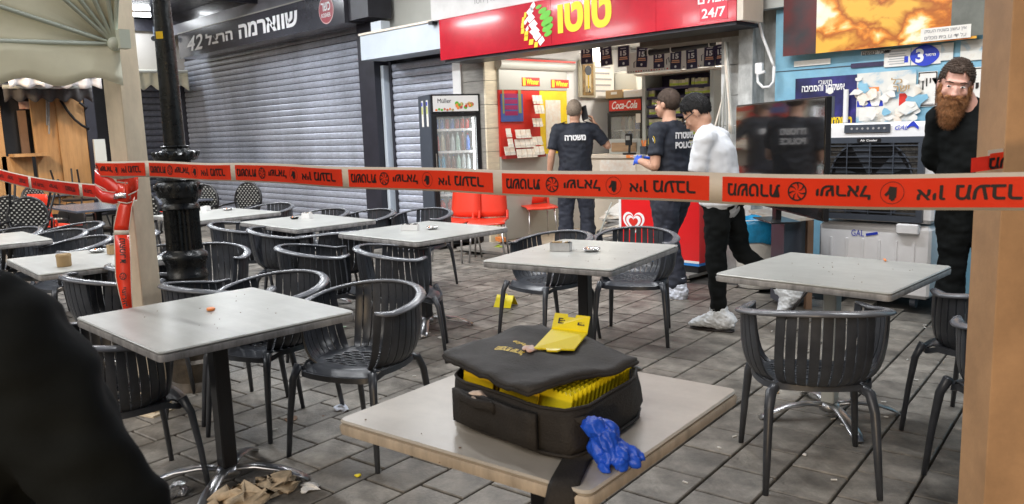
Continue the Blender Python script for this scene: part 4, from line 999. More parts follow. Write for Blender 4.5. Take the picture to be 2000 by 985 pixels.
for px, py in ((1032, 160), (1089, 164)):
    a = KP(px-17, py); b = KP(px+17, py); kbox('brand_plate', 'redpanel', a.y, b.y, a.z-.055, a.z+.055, ks, .041, .048)
    text('Winner', .075, mat('winner_yellow', (.7, .8, .03), .4), ks, (KX+.0485, (a.y+b.y)/2+.03, a.z), YR_, ZU, bold=.03, width=(b.y-a.y)*.72)
    kbox('brand_mark', 'yellow', a.y+.01, a.y+.06, a.z-.05, a.z+.05, ks, .0485, .050)
a = KP(975, 230); b = KP(1017, 230)
kbox('info_display', 'display', a.y, b.y, KP(996, 238).z, KP(996, 184).z, ks, .031, .05)
for k in range(4): kbox('display_row', mat('display_red%d' % k, (.25, .01, .08), .4, emit=(.3, .01, .08), es=.12), a.y+.06, b.y-.10, KP(996, 226).z+k*.075, KP(996, 226).z+k*.075+.055, ks, .0505, .052)
for k in range(2): kbox('display_rail', mat('display_olive%d' % k, (.25, .25, .08), .4), (a.y+.02, b.y-.085)[k], (a.y+.05, b.y-.03)[k], KP(996, 222).z, KP(996, 222).z+.30, ks, .0505, .052)
tk = 0
for (px, py, n_, rows) in ((1040, 205, 3, 2), (1040, 240, 3, 1), (1012, 262, 3, 1), (1016, 290, 4, 2), (1040, 285, 2, 2), (984, 270, 1, 2), (986, 295, 2, 1)):
    c = KP(px, py); 
    t = thing('ticket_rack', ['ticket rack at the top right of the red panel', 'ticket rack below the topmost one', 'ticket rack left of centre under the display', 'large ticket rack low on the red panel', 'ticket rack at the lower right of the red panel', 'small ticket rack at the left edge under the display', 'lowest ticket rack at the left edge'][tk], 'rack', (KX+.03, c.y, c.z), 'ticket racks on the red panel'); tk += 1
    w2 = .095 if rows > 1 and py > 250 or py > 255 else .062
    for r in range(rows):
        for k in range(n_):
            MB().box((.035+.03*(rows-r), (k-(n_-1)/2)*w2, (r-(rows-1)/2)*.13), (.008, w2-.008, .115), rot=Matrix.Rotation(R(-12), 3, 'Y')).build('ticket_stack', 'papercream', t, local=True)
        MB().box((.05+.03*(rows-r), 0, (r-(rows-1)/2)*.13-.035), (.004, w2*n_, .04)).build('rack_pocket', 'glass', t, local=True)
q = bpy.data.lights.new('canopy_light', 'AREA'); q.shape = 'RECTANGLE'; q.size = 1.6; q.size_y = .06; q.energy = 7; q.color = (1, .95, .86)
o = bpy.data.objects.new('canopy_light', q); COL.objects.link(o); o.parent = ks; o.location = Vector((KX+.42, (ky0+ky1)/2, zH+.02))-ks.location; o.rotation_euler = (0, R(-38), 0); o.rotation_euler = Euler((0, R(38), 0)); q.size, q.size_y = .06, 1.6
# wall clock in wooden case
c = PX(1144, 155, KX); t = thing('wall_clock', 'tall narrow glazed clock in a wooden case high on the left inner wall', 'clock', (KX, c.y, c.z))
hh = (PX(1144, 119, KX).z-PX(1144, 192, KX).z)/2; ww = (PX(1160, 155, KX).y-PX(1129, 155, KX).y)/2
MB().box((.02, 0, 0), (.04, ww*2, hh*2), bev=.01).build('case', mat('clock_case', (.42, .38, .28), .5), t, local=True)
MB().box((.043, 0, 0), (.006, ww*1.35, hh*1.75)).build('dial_panel', mat('gilt', (.42, .27, .09), .4, .2, var=.5, scale=14, col2=(.10, .06, .03)), t, local=True)
MB().box((.047, 0, 0), (.003, ww*.7, hh*1.4)).build('inner_panel', mat('cream_glass', (.6, .5, .33), .3), t, local=True)
MB().tube([(.05, 0, hh*.45), (.053, 0, hh*.45)], ww*.4, 16).build('clock_face', 'darkgrey', t, local=True)
MB().tube([(.052, 0, hh*.2), (.052, 0, -hh*.5)], .008, 6).build('pendulum', 'yellow', t, local=True)
text('12', .09, 'ink', t, (.049, 0, -hh*.55), YR_, ZU, bold=.02, width=.09, local=True)
# white text plaque
c = PX(1166, 150, KX); t = thing('text_plaque', 'cream plaque with rows of dark lines beside the clock', 'plaque', (KX, c.y, c.z))
MB().box((.006, 0, 0), (.012, .75, .62)).build('plate', 'paper', t, local=True)
for k in range(6): MB().box((.0135, .02, .22-k*.085), (.003, .6-.05*(k % 3), .025)).build('text_line', 'greyprint', t, local=True)
# framed pictures lower on that wall
c = PX(1208, 258, KX-.0)
t = thing('framed_picture', 'small wooden framed blue arch picture behind the first officer', 'picture', (0, 0, 0)); q = PY(1172, 235, 10.0); t.location = q
MB().box((0, 0, 0), (.24, .03, .46), bev=.006).build('frame', 'card', t, local=True); MB().box((0, -.017, .03), (.15, .004, .32)).build('picture_sheet', 'blueprint', t, local=True); MB().box((0, -.02, .03), (.07, .003, .22)).build('picture_arch', 'greypanel', t, local=True)
MB().box((0, .18, 0), (.2, .34, .4)).build('mounting_block', 'white', t, local=True)
# air conditioner
q = PY(1212, 165, 9.6); t = thing('air_conditioner', 'boxy white air conditioner hanging above the cola fridge', 'air conditioner', q)
aw_ = (PY(1243, 165, 9.6)-PY(1180, 165, 9.6)).x; ah = PY(1212, 140, 9.6).z-PY(1212, 190, 9.6).z
MB().box((0, .35, 0), (aw_, .7, ah), bev=.02).build('casing', mat('ac_grey', (.42, .42, .38), .5), t, local=True)
MB().box((0, -.004, -ah*.3), (aw_*.9, .01, .04)).build('air_slot', 'darkgrey', t, local=True)
# cola fridge
YC = 9.2
q0 = PY(1187, 200, YC); q1 = PY(1256, 192, YC)
cf = thing('cola_fridge', 'black cola fridge with red script header at the back of the shop', 'fridge', ((q0.x+q1.x)/2, YC, 0)); zt_ = PY(1220, 191, YC).z
wallbox('cabinet_side', 'black', q0.x, q0.x+.03, .03, zt_, YC+.02, YC+.6, cf); wallbox('cabinet_side', 'black', q1.x-.03, q1.x, .03, zt_, YC+.02, YC+.6, cf)
wallbox('cabinet_back', 'greypanel', q0.x+.03, q1.x-.03, .03, zt_, YC+.55, YC+.6, cf)
hz = PY(1220, 219, YC).z
wallbox('header_box', 'black', q0.x+.031, q1.x-.031, hz, zt_, YC, YC+.5, cf)
wallbox('header_panel', 'redpanel', q0.x+.035, q1.x-.035, hz+.02, zt_-.03, YC-.012, YC-.001, cf)
text('Coca-Cola', .11, 'lettering', cf, ((q0.x+q1.x)/2, YC-.013, (hz+zt_)/2), XR, ZU, bold=.02, shear=.35, width=(q1.x-q0.x)*.72)
wallbox('side_graphic', 'redpanel', q1.x+.002, q1.x+.012, .1, zt_, YC+.05, YC+.55, cf)
for a, b in ((q0.x, q0.x+.05), (q1.x-.05, q1.x)): wallbox('door_stile', 'black', a, b, .1, hz-.005, YC-.01, YC+.018, cf)
wallbox('door_rail', 'black', q0.x+.052, q1.x-.052, hz-.06, hz-.006, YC-.01, YC+.018, cf)
wallbox('door_glass', 'glass', q0.x+.052, q1.x-.052, .1, hz-.062, YC, YC+.006, cf)
for k, y_ in enumerate((254, 280, 306, 332)):
    z = PY(1220, y_, YC+.2).z; wallbox('shelf', 'alu', q0.x+.05, q1.x-.05, z-.012, z, YC+.06, YC+.5, cf)
    for j in range(4):
        x = q0.x+.12+j*(q1.x-q0.x-.24)/3
        tt = thing('drink_bottle', f"{['dark','clear','blue','grey'][(j+k)%4]} bottle on the {['upper','second','third','lowest'][k]} shelf of the cola fridge", 'bottle', (x, YC+.2, z+.0005), 'drinks inside the cola fridge')
        MB().lathe((0, 0, 0), [(.035, 0), (.035, .12), (.014, .19), (.013, .22)], 10).build('bottle_body', bcol[['brown', 'clear', 'blue', 'clear'][(j+k) % 4]], tt, smooth=True, local=True)
wallbox('sticker', 'paper', PY(1243, 230, YC).x, PY(1252, 230, YC).x, PY(1247, 240, YC).z, PY(1247, 222, YC).z, YC-.014, YC-.011, cf)
def crate(name, label, m, a, b, z0, z1, y0, y1, cat='box', **k):
    t = thing(name, label, cat, ((a+b)/2, (y0+y1)/2, z0)); w_, d_, h_ = abs(b-a), y1-y0, z1-z0
    MB().box((0, 0, h_/2), (w_, d_, h_), bev=.004).build('carton', m, t, local=True)
    MB().box((0, -d_/2-.002, h_*.62), (w_*.35, .002, h_*.3)).build('label_sheet', 'paper', t, local=True)
    return t
crate('cardboard_box', 'brown cardboard box on top of the cola fridge', 'card', PY(1181, 180, YC).x, PY(1214, 180, YC).x, zt_+.001, PY(1200, 176, YC).z, YC+.02, YC+.45)
crate('foam_box', 'white foam box on top of the cola fridge beside the cardboard box', 'white', PY(1216, 180, YC).x, PY(1258, 180, YC).x, zt_+.001, PY(1230, 176, YC).z, YC+.02, YC+.45)
# cigarette cabinet
YG = 8.3
cg = thing('cigarette_cabinet', 'open shelved cigarette cabinet behind the officers under a white header board', 'cabinet', (-4.9, YG, 0))
c0 = PY(1254, 200, YG).x; c1 = PY(1394, 190, YG).x; ctz = PY(1330, 142, YG).z; cbz = .9
M['cabgrey'] = mat('cabinet_frame', (.55, .58, .55), .4)
wallbox('frame_post', 'cabgrey', c0, c0+.05, 0.03, ctz, YG, YG+.4, cg); wallbox('frame_post', 'cabgrey', c1-.05, c1, 0.03, ctz, YG, YG+.4, cg)
wallbox('frame_top', 'papercream', c0-.1, c1+.02, ctz+.002, ctz+.03, YG-.02, YG+.4, cg); wallbox('cabinet_back', 'navyprint', c0+.05, c1-.05, 0.03, ctz, YG+.36, YG+.4, cg)
wallbox('header_board', 'white', PY(1226, 130, YG-.1).x, PY(1386, 130, YG-.1).x, ctz+.034, ctz+.28, YG-.12, YG-.08, cg)
a = PY(1226, 130, YG-.1).x; b = PY(1386, 130, YG-.1).x
for k in range(30): wallbox('print_mark', random.choice(['redpanel', 'greyprint']), a+.02+(b-a)*k/30.5, a+.02+(b-a)*k/30.5+.02, ctz+.045, ctz+.06, YG-.1225, YG-.1205, cg)
for k in range(7):
    xx = a+.12+(b-a)*k/7.3; MB().tube([(xx, YG-.13, ctz+.10), (xx, YG-.13, ctz+.16), (xx+.03, YG-.13, ctz+.18), (xx+.04, YG-.13, ctz+.12)], .005, 6).build('hook', 'darkgrey', cg)
packs = bpy.data.meshes
ns = 0
M['pack'] = mat('cigarette_pack', (.62, .56, .38), .4, rnd=.25); M['packband'] = mat('pack_band', (.5, .62, .06), .4)
pk_, pb_ = None, None
for r_, yy in enumerate((168, 186, 203, 222, 243, 264, 285)):
    z = PY(1330, yy, YG+.1).z
    wallbox('shelf', 'navyprint', c0+.05, c1-.05, z-.035, z-.005, YG+.03, YG+.35, cg)
    npk = 20
    for k in range(npk):
        x = c0+.09+(c1-c0-.18)*k/(npk-1)
        if random.random() < .1 or (r_ < 1 and k < 7) or (r_ == 1 and k < 12 and k > 1): continue
        h_ = .075*random.uniform(.85, 1.1)
        if pk_ is None:
            pk_ = MB().box((0, 0, .04), (.042, .024, .08)); tt = pk_.build('cigarette_pack', 'pack', local=True); pk_ = tt
            bb = MB().box((0, -.013, .022), (.0425, .003, .028)).build('warning_band', 'packband', tt, local=True); pb_ = bb
        else:
            tt = pk_.copy(); COL.objects.link(tt); bb = pb_.copy(); COL.objects.link(bb); bb.parent = tt
        tt.location = (x, YG+.06, z); tt.rotation_euler = (0, 0, random.uniform(-.1, .1)); tt.scale = (1, 1, h_/.08)
        tag(tt, f"cigarette pack on the {['top','second','third','fourth','fifth','sixth','lowest'][r_]} shelf of the dark cabinet", 'pack', 'cigarette packs on shelf %d of the cabinet' % (r_+1)); ns += 1
# hanging posters "15"
t_n = 0
lab = ['first', 'second', 'third', 'fourth', 'fifth', 'sixth', 'seventh', 'eighth', 'ninth']
for k, (px, py) in enumerate(((1146, 105), (1184, 108), (1218, 110), (1254, 112), (1287, 114), (1320, 116), (1351, 115), (1386, 110), (1408, 107))):
    Yp = 7.75; q = PY(px, py, Yp); hh = PY(px, py-21, Yp).z-PY(px, py+21, Yp).z; ww = (PY(px+12, py, Yp)-PY(px-12, py, Yp)).x
    t = thing('hanging_poster', f'{lab[k]} dark number 15 poster from the left in the hanging row', 'poster', q, 'number 15 posters hanging in a row')
    t.rotation_euler = (0, random.uniform(-.08, .08), 0)
    MB().box((0, 0, 0), (ww, .002, hh)).build('sheet', 'paper', t, local=True); MB().box((0, -.002, 0), (ww*.88, .002, hh*.93)).build('print', 'navyprint', t, local=True)
    text('15', hh*.24, 'lettering', t, (0, -.003, hh*.14), XR, ZU, bold=.04, width=ww*.5, local=True)
    for j, (dz, wdt) in enumerate(((-.06, .6), (-.14, .66))): MB().box((0, -.0045, hh*dz), (ww*wdt, .001, hh*.055)).build('print_line', 'peach', t, local=True)
    MB().tube([(0, -.004, -hh*.34), (0, -.0045, -hh*.34)], ww*.09, 10).build('print_seal', 'lettering', t, local=True)
    MB().box((0, -.0045, hh*.36), (ww*.45, .001, hh*.03)).build('print_line', 'lettering', t, local=True)
wallbox('poster_cord', 'black', PY(1130, 88, 7.75).x, PY(1412, 88, 7.75).x, PY(1254, 90, 7.75).z-.004, PY(1254, 90, 7.75).z, 7.749, 7.752, fac)
# dark tube lamp bar, wires
q0 = PY(1262, 104, 7.4); q1 = PY(1395, 84, 7.4)
t = thing('light_fitting', 'black unlit tube fitting under the lintel', 'light fitting', q0); MB().tube([q0, q1], .035, 10).build('tube_housing', 'black', t, smooth=2); MB().tube([q0+Vector((0, -.03, .07)), q1+Vector((0, -.03, .07))], .018, 8).build('reflector', 'white', t, smooth=2)
for q in (q0.lerp(q1, .4), q0.lerp(q1, .95), q0.lerp(q1, .05)): MB().box(q, (.012, .075, .075)).build('clip', 'paper', t)
for k in range(7):
    pts = []
    for i in range(9):
        s = i/8; x = 1421+(-28+8*k)*s*s*.9+3*math.sin(s*5+k)-k*.4; y = 82+180*s; pts.append(PY(x, y, 6.93-.02*k))
    tag(MB().tube(pts, .008 if k % 2 else .011, 6).build('cable', random.choice(['papercream', 'greypanel', 'green' if k == 3 else 'papercream']), smooth=True), 'loose pale cable drooping down the right side of the shop opening', 'cable', 'cables at the shop opening')
for pts, lb in (([(1468, 0), (1477, 20), (1489, 70), (1507, 118), (1512, 130)], 'thick white cable running down the concrete recess'), ([(1494, 140), (1480, 145), (1480, 160), (1490, 171), (1503, 170), (1511, 160), (1512, 130)], 'white cable loop hanging below the junction box')):
    tag(MB().tube([PY(x, y, YF-.13) for x, y in pts], .014, 8).build('cable', 'white', smooth=True), lb, 'cable')
q = PY(1483, 134, YF-.12); tag(MB().box(q, (.07, .04, .10), bev=.006).build('junction_box', 'white'), 'small pale junction box on the concrete recess', 'box')
# shop counter with wooden panel and register
YK = 7.75
k0 = PY(1160, 300, YK); k1 = PY(1272, 300, YK); kz = PY(1215, 303, YK).z
ct = thing('shop_counter', 'white and beige shop counter behind the tape', 'counter', ((k0.x+k1.x)/2, YK, 0))
wallbox('counter_front', 'beige', k0.x-.2, k1.x+.35, .03, kz-.04, YK, YK+.5, ct); wallbox('counter_top', 'beige', k0.x-.22, k1.x+.37, kz-.038, kz, YK-.03, YK+.52, ct)
wallbox('screen_frame', 'cabgrey', k0.x, PY(1222, 290, YK).x, kz+.002, PY(1200, 272, YK+.3).z, YK+.3, YK+.33, ct)
wallbox('wood_panel', 'woodpanel', k0.x+.05, PY(1214, 290, YK).x, kz+.03, PY(1200, 279, YK+.3).z, YK+.285, YK+.298, ct)
wallbox('drawer', 'papercream', k0.x+.1, PY(1242, 300, YK).x, kz-.2, kz-.06, YK-.012, YK-.002, ct)
a = PY(1223, 306, YK-.035); b = PY(1249, 306, YK-.035)
wallbox('brand_strip', 'orange', a.x, b.x, a.z-.018, a.z+.018, YK-.036, YK-.031, ct)
text('Winner', .022, 'lettering', ct, ((a.x+b.x)/2+.02, YK-.0365, a.z), XR, ZU, bold=.02, width=(b.x-a.x)*.6, lift=.0005)
q = PY(1229, 298, YK+.1); q.z = kz+.001
t = thing('card_terminal', 'black card reader on a stand on the counter', 'card reader', q)
MB().box((0, 0, .01), (.11, .12, .02)).build('stand_base', 'black', t, local=True); MB().tube([(0, 0, .02), (0, .01, .12)], .015, 8).build('stem', 'black', t, local=True); MB().box((0, -.01, .18), (.09, .03, .14), bev=.008).build('reader_body', 'black', t, local=True); MB().box((0, -.027, .2), (.06, .003, .05)).build('reader_screen', 'greypanel', t, local=True)
q = PY(1257, 298, YK+.05); q.z = kz+.001
t = thing('pen_cup', 'wire cup holding orange pens on the counter', 'cup', q); MB().lathe((0, 0, 0), [(.04, 0), (.045, .1), (.042, .1), (.037, .005)], 16).build('cup_body', 'darkgrey', t, local=True)
for k in range(6): MB().tube([(random.uniform(-.02, .02), random.uniform(-.02, .02), .01), (random.uniform(-.04, .04), random.uniform(-.03, .03), .17)], .006, 6).build('pen', 'orange', t, local=True)
# newspaper rack low by the counter
q = PZ(1190, 455, .25)
t = thing('newspaper_rack', 'low rack stuffed with newspapers beside the ice cream freezer', 'rack', (q.x, q.y, 0))
for k in range(14): MB().box((random.uniform(-.05, .05)+.012*k, 0, .06+.035*k), (.32, .26, .022), rot=Euler((R(20), R(random.uniform(-14, 10)), R(random.uniform(-12, 12)))).to_matrix()).build('newspaper', random.choice(['paper', 'papercream', 'greyprint', 'greycloth']), t, local=True)
for s in (-1, 1): MB().tube([(-.14, s*.15, .02), (.16, s*.15, .62)], .009, 6).build('rack_side', 'cabgrey', t, local=True)
MB().box((0, 0, .03), (.34, .3, .02)).build('rack_base', 'cabgrey', t, local=True)
# ceiling lights of the shop
def area(name, par, loc, size, energy, col, rot=(0, 0, 0), sy=None):
    l = bpy.data.lights.new(name, 'AREA'); l.energy = energy; l.color = col; l.size = size
    if sy: l.shape = 'RECTANGLE'; l.size_y = sy
    o = bpy.data.objects.new(name, l); COL.objects.link(o); o.parent = par; o.location = loc; o.rotation_euler = rot; return o
for k, (px, py) in enumerate(((1047, 110), (1163, 94), (1200, 101), (1330, 80))):
    q = PZ(px, py, 2.60); t = thing('ceiling_light', ['round lit ceiling light over the betting stand', 'round lit ceiling light at the middle of the shop', 'small lit ceiling light deeper in the shop', 'lit ceiling light near the cigarette cabinet'][k], 'ceiling light', (q.x, min(q.y, 10), 2.63), 'ceiling lights in the shop')
    MB().lathe((0, 0, 0), [(.17, 0), (.17, -.02), (.15, -.025)], 24).build('fitting', 'white', t, local=True)
    MB().lathe((0, 0, 0), [(.145, -.022), (.14, -.04), (.06, -.05), (.001, -.052)], 24).build('diffuser', 'disc', t, smooth=True, local=True)
    area('bulb_light', t, (0, 0, -.07), .3, (110, 9, 2, 24)[k], (1, .92, .80))
# ================================================================== ICE CREAM FREEZER
YZ = 6.55
z0_ = PY(1209, 400, YZ); z1_ = PY(1366, 400, YZ); fh = .93
iz = thing('ice_cream_freezer', 'red chest freezer with white heart emblem and blue stripe', 'freezer', ((z0_.x+z1_.x)/2, YZ, 0))
wallbox('chest', mat('freezer_red', (.68, .012, .015), .3, coat=.3), z0_.x+.03, z1_.x, .13, fh-.08, YZ, YZ+.55, iz); wallbox('plinth', 'black', z0_.x+.05, z1_.x-.03, .03, .10, YZ+.03, YZ+.55, iz)
wallbox('corner_post', 'white', z0_.x, z0_.x+.028, .06, fh-.08, YZ-.005, YZ+.55, iz)
wallbox('lid', 'white', z0_.x-.01, z1_.x+.01, fh-.078, fh, YZ-.01, YZ+.56, iz)
wallbox('blue_stripe', mat('stripe_blue', (.03, .22, .62), .4), z0_.x+.03, z1_.x, .102, .128, YZ-.002, YZ+.3, iz); wallbox('white_stripe', 'white', z0_.x+.03, z1_.x, .1285, .15, YZ-.004, YZ-.0005, iz)
hc = PY(1238, 434, YZ)
def heart(s, r):
    out = []
    for k in range(40):
        a = 2*math.pi*k/40; x = 16*math.sin(a)**3; z = 13*math.cos(a)-5*math.cos(2*a)-2*math.cos(3*a)-math.cos(4*a); out.append(Vector((hc.x+x*s, YZ, hc.z+z*s)))
    return out
for k, (s, mm) in enumerate(((.0085, 'lettering'), (.0068, 'redpanel'), (.0058, 'lettering'), (.0036, 'redpanel'))):
    MB().poly([p-Vector((0, .002*(k+1), 0)) for p in heart(s, 0)], (0, -.0015, 0)).build('heart_emblem', mm, iz)
# ================================================================== RED CHAIRS
def make_red():
    t = thing('red_chair', 'x', 'chair', (0, 0, 0), 'red plastic chairs with metal legs')
    b = [[Vector((x*(.20+.0*k), .2+.05*(k/6)+.035*(x*x), .47+.40*k/6)) for x in (-1, -.6, -.2, .2, .6, 1)] for k in range(7)]
    for k, row in enumerate(b):
        for p in row: p.x *= 1-.10*(k/6)
    MB().sheet(b).build('backrest', 'red', t, smooth=True, local=True, solid=.012)
    s = [[Vector((x*.21, -.22+.42*k/6, .455-.012*(1-abs(x))-.02*max(0, 1-k/1.2)+.01*(k == 6))) for x in (-1, -.6, -.2, .2, .6, 1)] for k in range(7)]
    MB().sheet(s).build('seat', 'red', t, smooth=True, local=True, solid=.014)
    for sx in (-1, 1):
        MB().tube([(sx*.20, .19, .44), (sx*.2, .215, .55)], [(.016, .012)]*2, 8).build('back_arm', 'red', t, local=True)
        MB().tube([(sx*.17, -.17, .44), (sx*.20, -.22, 0)], .011, 8).build('leg', 'alu', t, smooth=True, local=True); MB().tube([(sx*.17, .16, .44), (sx*.20, .23, 0)], .011, 8).build('leg', 'alu', t, smooth=True, local=True)
    return t
red0 = make_red(); ru_ = [0]
def red(x, y, deg, label):
    if not ru_[0]: ru_[0] = 1; red0.location = (x, y, 0); red0.rotation_euler = (0, 0, R(deg)); red0['label'] = label; return
    copy_thing(red0, (x, y, 0), R(deg), label)
p = PZ(950, 513); red(p.x-.12, p.y+.16, 40, 'red chair with glossy seat, right of the pair before the drinks fridge')
p = PZ(862, 512); red(p.x+.02, p.y+.22, 18, 'red chair, left of the pair before the drinks fridge')
q = PZ(1062, 402, .46); red(q.x-.1, q.y, 60, 'red chair just inside the shop beside the metal pole')
q = PZ(1040, 395, .47); red(q.x-.35, q.y-.1, 75, 'red chair deepest inside the shop doorway, behind the pole')
q = PZ(118, 410, .65); red(q.x, q.y, 200, 'bright red chair among the black wicker chairs at far left')
q = PZ(284, 375, .75); red(q.x, q.y, 190, 'pinkish red chair behind the cream post')
# bar pole
q = PZ(1030, 462); tag(MB().tube([q, q+Vector((-.02, 0, 1.05))], .02, 10).build('metal_pole', 'alu', smooth=True), 'bright metal pole standing by the shop doorway', 'pole')
# broom and dustpan
q = PZ(975, 480); t = thing('broom', 'broom with wooden stick and orange dustpan by the doorway column', 'broom', q)
MB().tube([q+Vector((0, 0, .05)), q+Vector((-.25, .15, 1.05))], .013, 8).build('stick', 'card', t); MB().tube([q+Vector((.06, 0, .05)), q+Vector((-.2, .17, .95))], .011, 8).build('stick', 'woodpanel', t)
MB().box(q+Vector((.12, .02, .04)), (.26, .06, .06), R(-20)).build('broom_head', 'black', t); MB().box(q+Vector((.06, -.02, .09)), (.18, .08, .05), R(-20)).build('dustpan', 'orange', t)
q = PZ(968, 482, .02); tag(MB().tube([q, q+Vector((.1, -.03, .03)), q+Vector((.05, -.08, .0)), q+Vector((.18, -.05, .02))], .012, 6).build('green_cloth', 'packband', smooth=True), 'lime green cloth scrap by the dustpan', 'cloth')
# ================================================================== TV, CABINET, BIN, COOLER
a = PY(1438, 206, 6.1); dTL = depth(a)
tl_ = a; ang = R(-42)
hdir = Vector((math.cos(ang), math.sin(ang), 0))
def on_tv(px, py):
    n = Vector((-hdir.y, hdir.x, 0)); d = ray(px, py); return C0+d*((tl_-C0).dot(n)/d.dot(n))
tr_ = on_tv(1614, 188); bl_ = on_tv(1448, 392); Wt = (tr_-tl_).length; Ht = min(.80, (tl_.z+tr_.z)/2-bl_.z); tcen = (tl_+tr_)/2; tcen.z = (tl_.z+tr_.z)/2-Ht/2
tv = thing('television', 'large dark television turned towards the shop, reflecting the betting stand', 'television', (tcen.x, tcen.y, tcen.z-Ht/2)); tv.rotation_euler = (0, 0, ang)
MB().box((0, .02, Ht/2), (Wt, .035, Ht), bev=.004).build('bezel', 'black', tv, local=True); MB().box((0, -.0005, Ht/2), (Wt-.02, .004, Ht-.025)).build('screen', 'screen', tv, local=True)
MB().box((0, .06, Ht/2), (Wt*.6, .05, Ht*.6)).build('rear_housing', 'black', tv, local=True)
MB().box((0, .03, -.04), (.08, .04, .1)).build('stand_neck', 'black', tv, local=True); MB().box((0, .03, -.085), (.4, .22, .012), bev=.003).build('stand_foot', 'black', tv, local=True)
ctop = tcen.z-Ht/2-.095
# cabinet under tv
cb = thing('side_cabinet', 'dark cabinet with pale top under the television', 'cabinet', (tcen.x, tcen.y, 0))
def cabq(pts, z): return [Vector((PZ(x, y, ctop).x, PZ(x, y, ctop).y, z)) for x, y in pts]
cq = ((1462, 410), (1531, 430), (1606, 421), (1548, 402))
MB().poly(cabq(cq, ctop-.024), (0, 0, .022)).build('cabinet_top', 'papercream', cb)
cq2 = ((1507, 419), (1532, 427), (1590, 421), (1560, 409))
MB().poly(cabq(cq2, .04), (0, 0, ctop-.068)).build('cabinet_body', 'darkgrey', cb)
p_ = PZ(1584, 424, ctop); MB().box((p_.x, p_.y-.02, (ctop-.026)/2), (.045, .045, ctop-.026), ang).build('cabinet_leg', 'wooddark', cb)
# bin
q = PZ(1460, 562); q = Vector((q.x+.03, q.y+.14, 0)); bn_ = thing('waste_bin', 'cream plastic waste bin lined with a light blue bag', 'bin', q); s_ = depth(q)/F
rb = 52*s_; zt2 = .60
MB().lathe((0, 0, 0), [(rb*.72, 0), (rb*.75, .02), (rb*.95, zt2-.06), (rb, zt2-.05), (rb, zt2-.03)], 28).build('bin_body', 'bin', bn_, smooth=2, local=True)
bg_ = []
for r, z in ((rb*.96, zt2-.19), (rb*1.03, zt2-.17), (rb*1.05, zt2-.03), (rb*1.07, zt2), (rb*1.0, zt2+.012), (rb*.93, zt2-.02), (rb*.8, zt2-.12)):
    bg_.append([Vector(((r+.012*noise.noise(Vector((math.cos(2*math.pi*j/40)*3, math.sin(2*math.pi*j/40)*3, z*9))))*math.cos(2*math.pi*j/40), (r+.012*noise.noise(Vector((math.cos(2*math.pi*j/40)*3, math.sin(2*math.pi*j/40)*3, z*9))))*math.sin(2*math.pi*j/40), z+(.03*noise.noise(Vector((math.cos(2*math.pi*j/40)*2, math.sin(2*math.pi*j/40)*2, 3))) if z < zt2-.16 else .006*math.sin(j)))) for j in range(40)])
MB().loft(bg_, cap=False).build('bin_bag', 'binbag', bn_, smooth=True, local=True)
# air cooler
YO = 6.30
o0 = PY(1596, 300, YO).x; o1 = PY(1826, 300, YO).x; oz = PY(1700, 240, YO).z
ac = thing('air_cooler', 'large white evaporative air cooler with black grille front', 'air cooler', ((o0+o1)/2, YO, 0))
MB().box(((o0+o1)/2, YO+.28, (oz+.66)/2+.0), (o1-o0, .5, oz-.66), bev=.03).build('upper_casing', 'coolwhite', ac)
MB().box(((o0+o1)/2-.0, YO+.28, .36), ((o1-o0)*.97, .48, .56), bev=.03).build('water_tank', 'coolwhite', ac)
for s in (-1, 1):
    for dy in (.12, .44): MB().tube([((o0+o1)/2+s*.3-.02, YO+dy, .04), ((o0+o1)/2+s*.3+.02, YO+dy, .04)], .04, 14).build('castor', 'darkgrey', ac)
def O(px, py): return PY(px, py, YO+.02)
p0 = O(1649, 262); p1 = O(1739, 240); MB().box(((p0.x+p1.x)/2, YO+.022, (p0.z+p1.z)/2), (p1.x-p0.x, .012, abs(p1.z-p0.z)*.8)).build('control_panel', 'darkgrey', ac)
for k in range(7): MB().tube([(p0.x+.06+k*(p1.x-p0.x-.1)/6, YO+.015, (p0.z+p1.z)/2), (p0.x+.06+k*(p1.x-p0.x-.1)/6, YO+.012, (p0.z+p1.z)/2)], .009, 8).build('button', 'greyprint', ac)
c = O(1768, 249); text('GAL', .035, 'blueprint', ac, (c.x-.03, YO+.03, c.z), XR, ZU, shear=.4, width=.09, lift=.004)
MB().poly([Vector((c.x+.01+i*.012, YO+.025, c.z-.012+.02*math.sin(i*.5))) for i in range(8)]+[Vector((c.x+.01+i*.012, YO+.025, c.z+.002+.02*math.sin(i*.5)+.006*(4-abs(i-4)))) for i in range(7, -1, -1)], (0, -.002, 0)).build('wave_mark', 'blueprint', ac)
gx0, gx1 = O(1604, 300).x, O(1808, 300).x; gz1 = O(1700, 268).z; gz0 = O(1700, 430).z
fr_ = .045; gc_ = ((gx0+gx1)/2, YO+.02)
for a_1, b_1, c_1, d_1 in ((gx0, gx1, gz1-fr_, gz1), (gx0, gx1, gz0, gz0+fr_)): wallbox('grille_frame', 'darkgrey', a_1, b_1, c_1, d_1, YO-.005, YO+.03, ac)
for a_1, b_1 in ((gx0, gx0+fr_), (gx1-fr_, gx1)): wallbox('grille_frame', 'darkgrey', a_1, b_1, gz0+fr_+.001, gz1-fr_-.001, YO-.005, YO+.03, ac)
wallbox('fan_cavity', mat('cooling_pad', (.10, .095, .09), .8, var=.6, scale=30), gx0+fr_, gx1-fr_, gz0+fr_, gz1-fr_, YO+.018, YO+.028, ac)
cz_ = (gz0+gz1)/2; cx_ = (gx0+gx1)/2; rf = (gx1-gx0)*.40
MB().poly([Vector((cx_+rf*math.cos(2*math.pi*k/36), YO+.016, cz_+rf*math.sin(2*math.pi*k/36))) for k in range(36)], (0, .0015, 0)).build('fan_throat', 'black', ac)
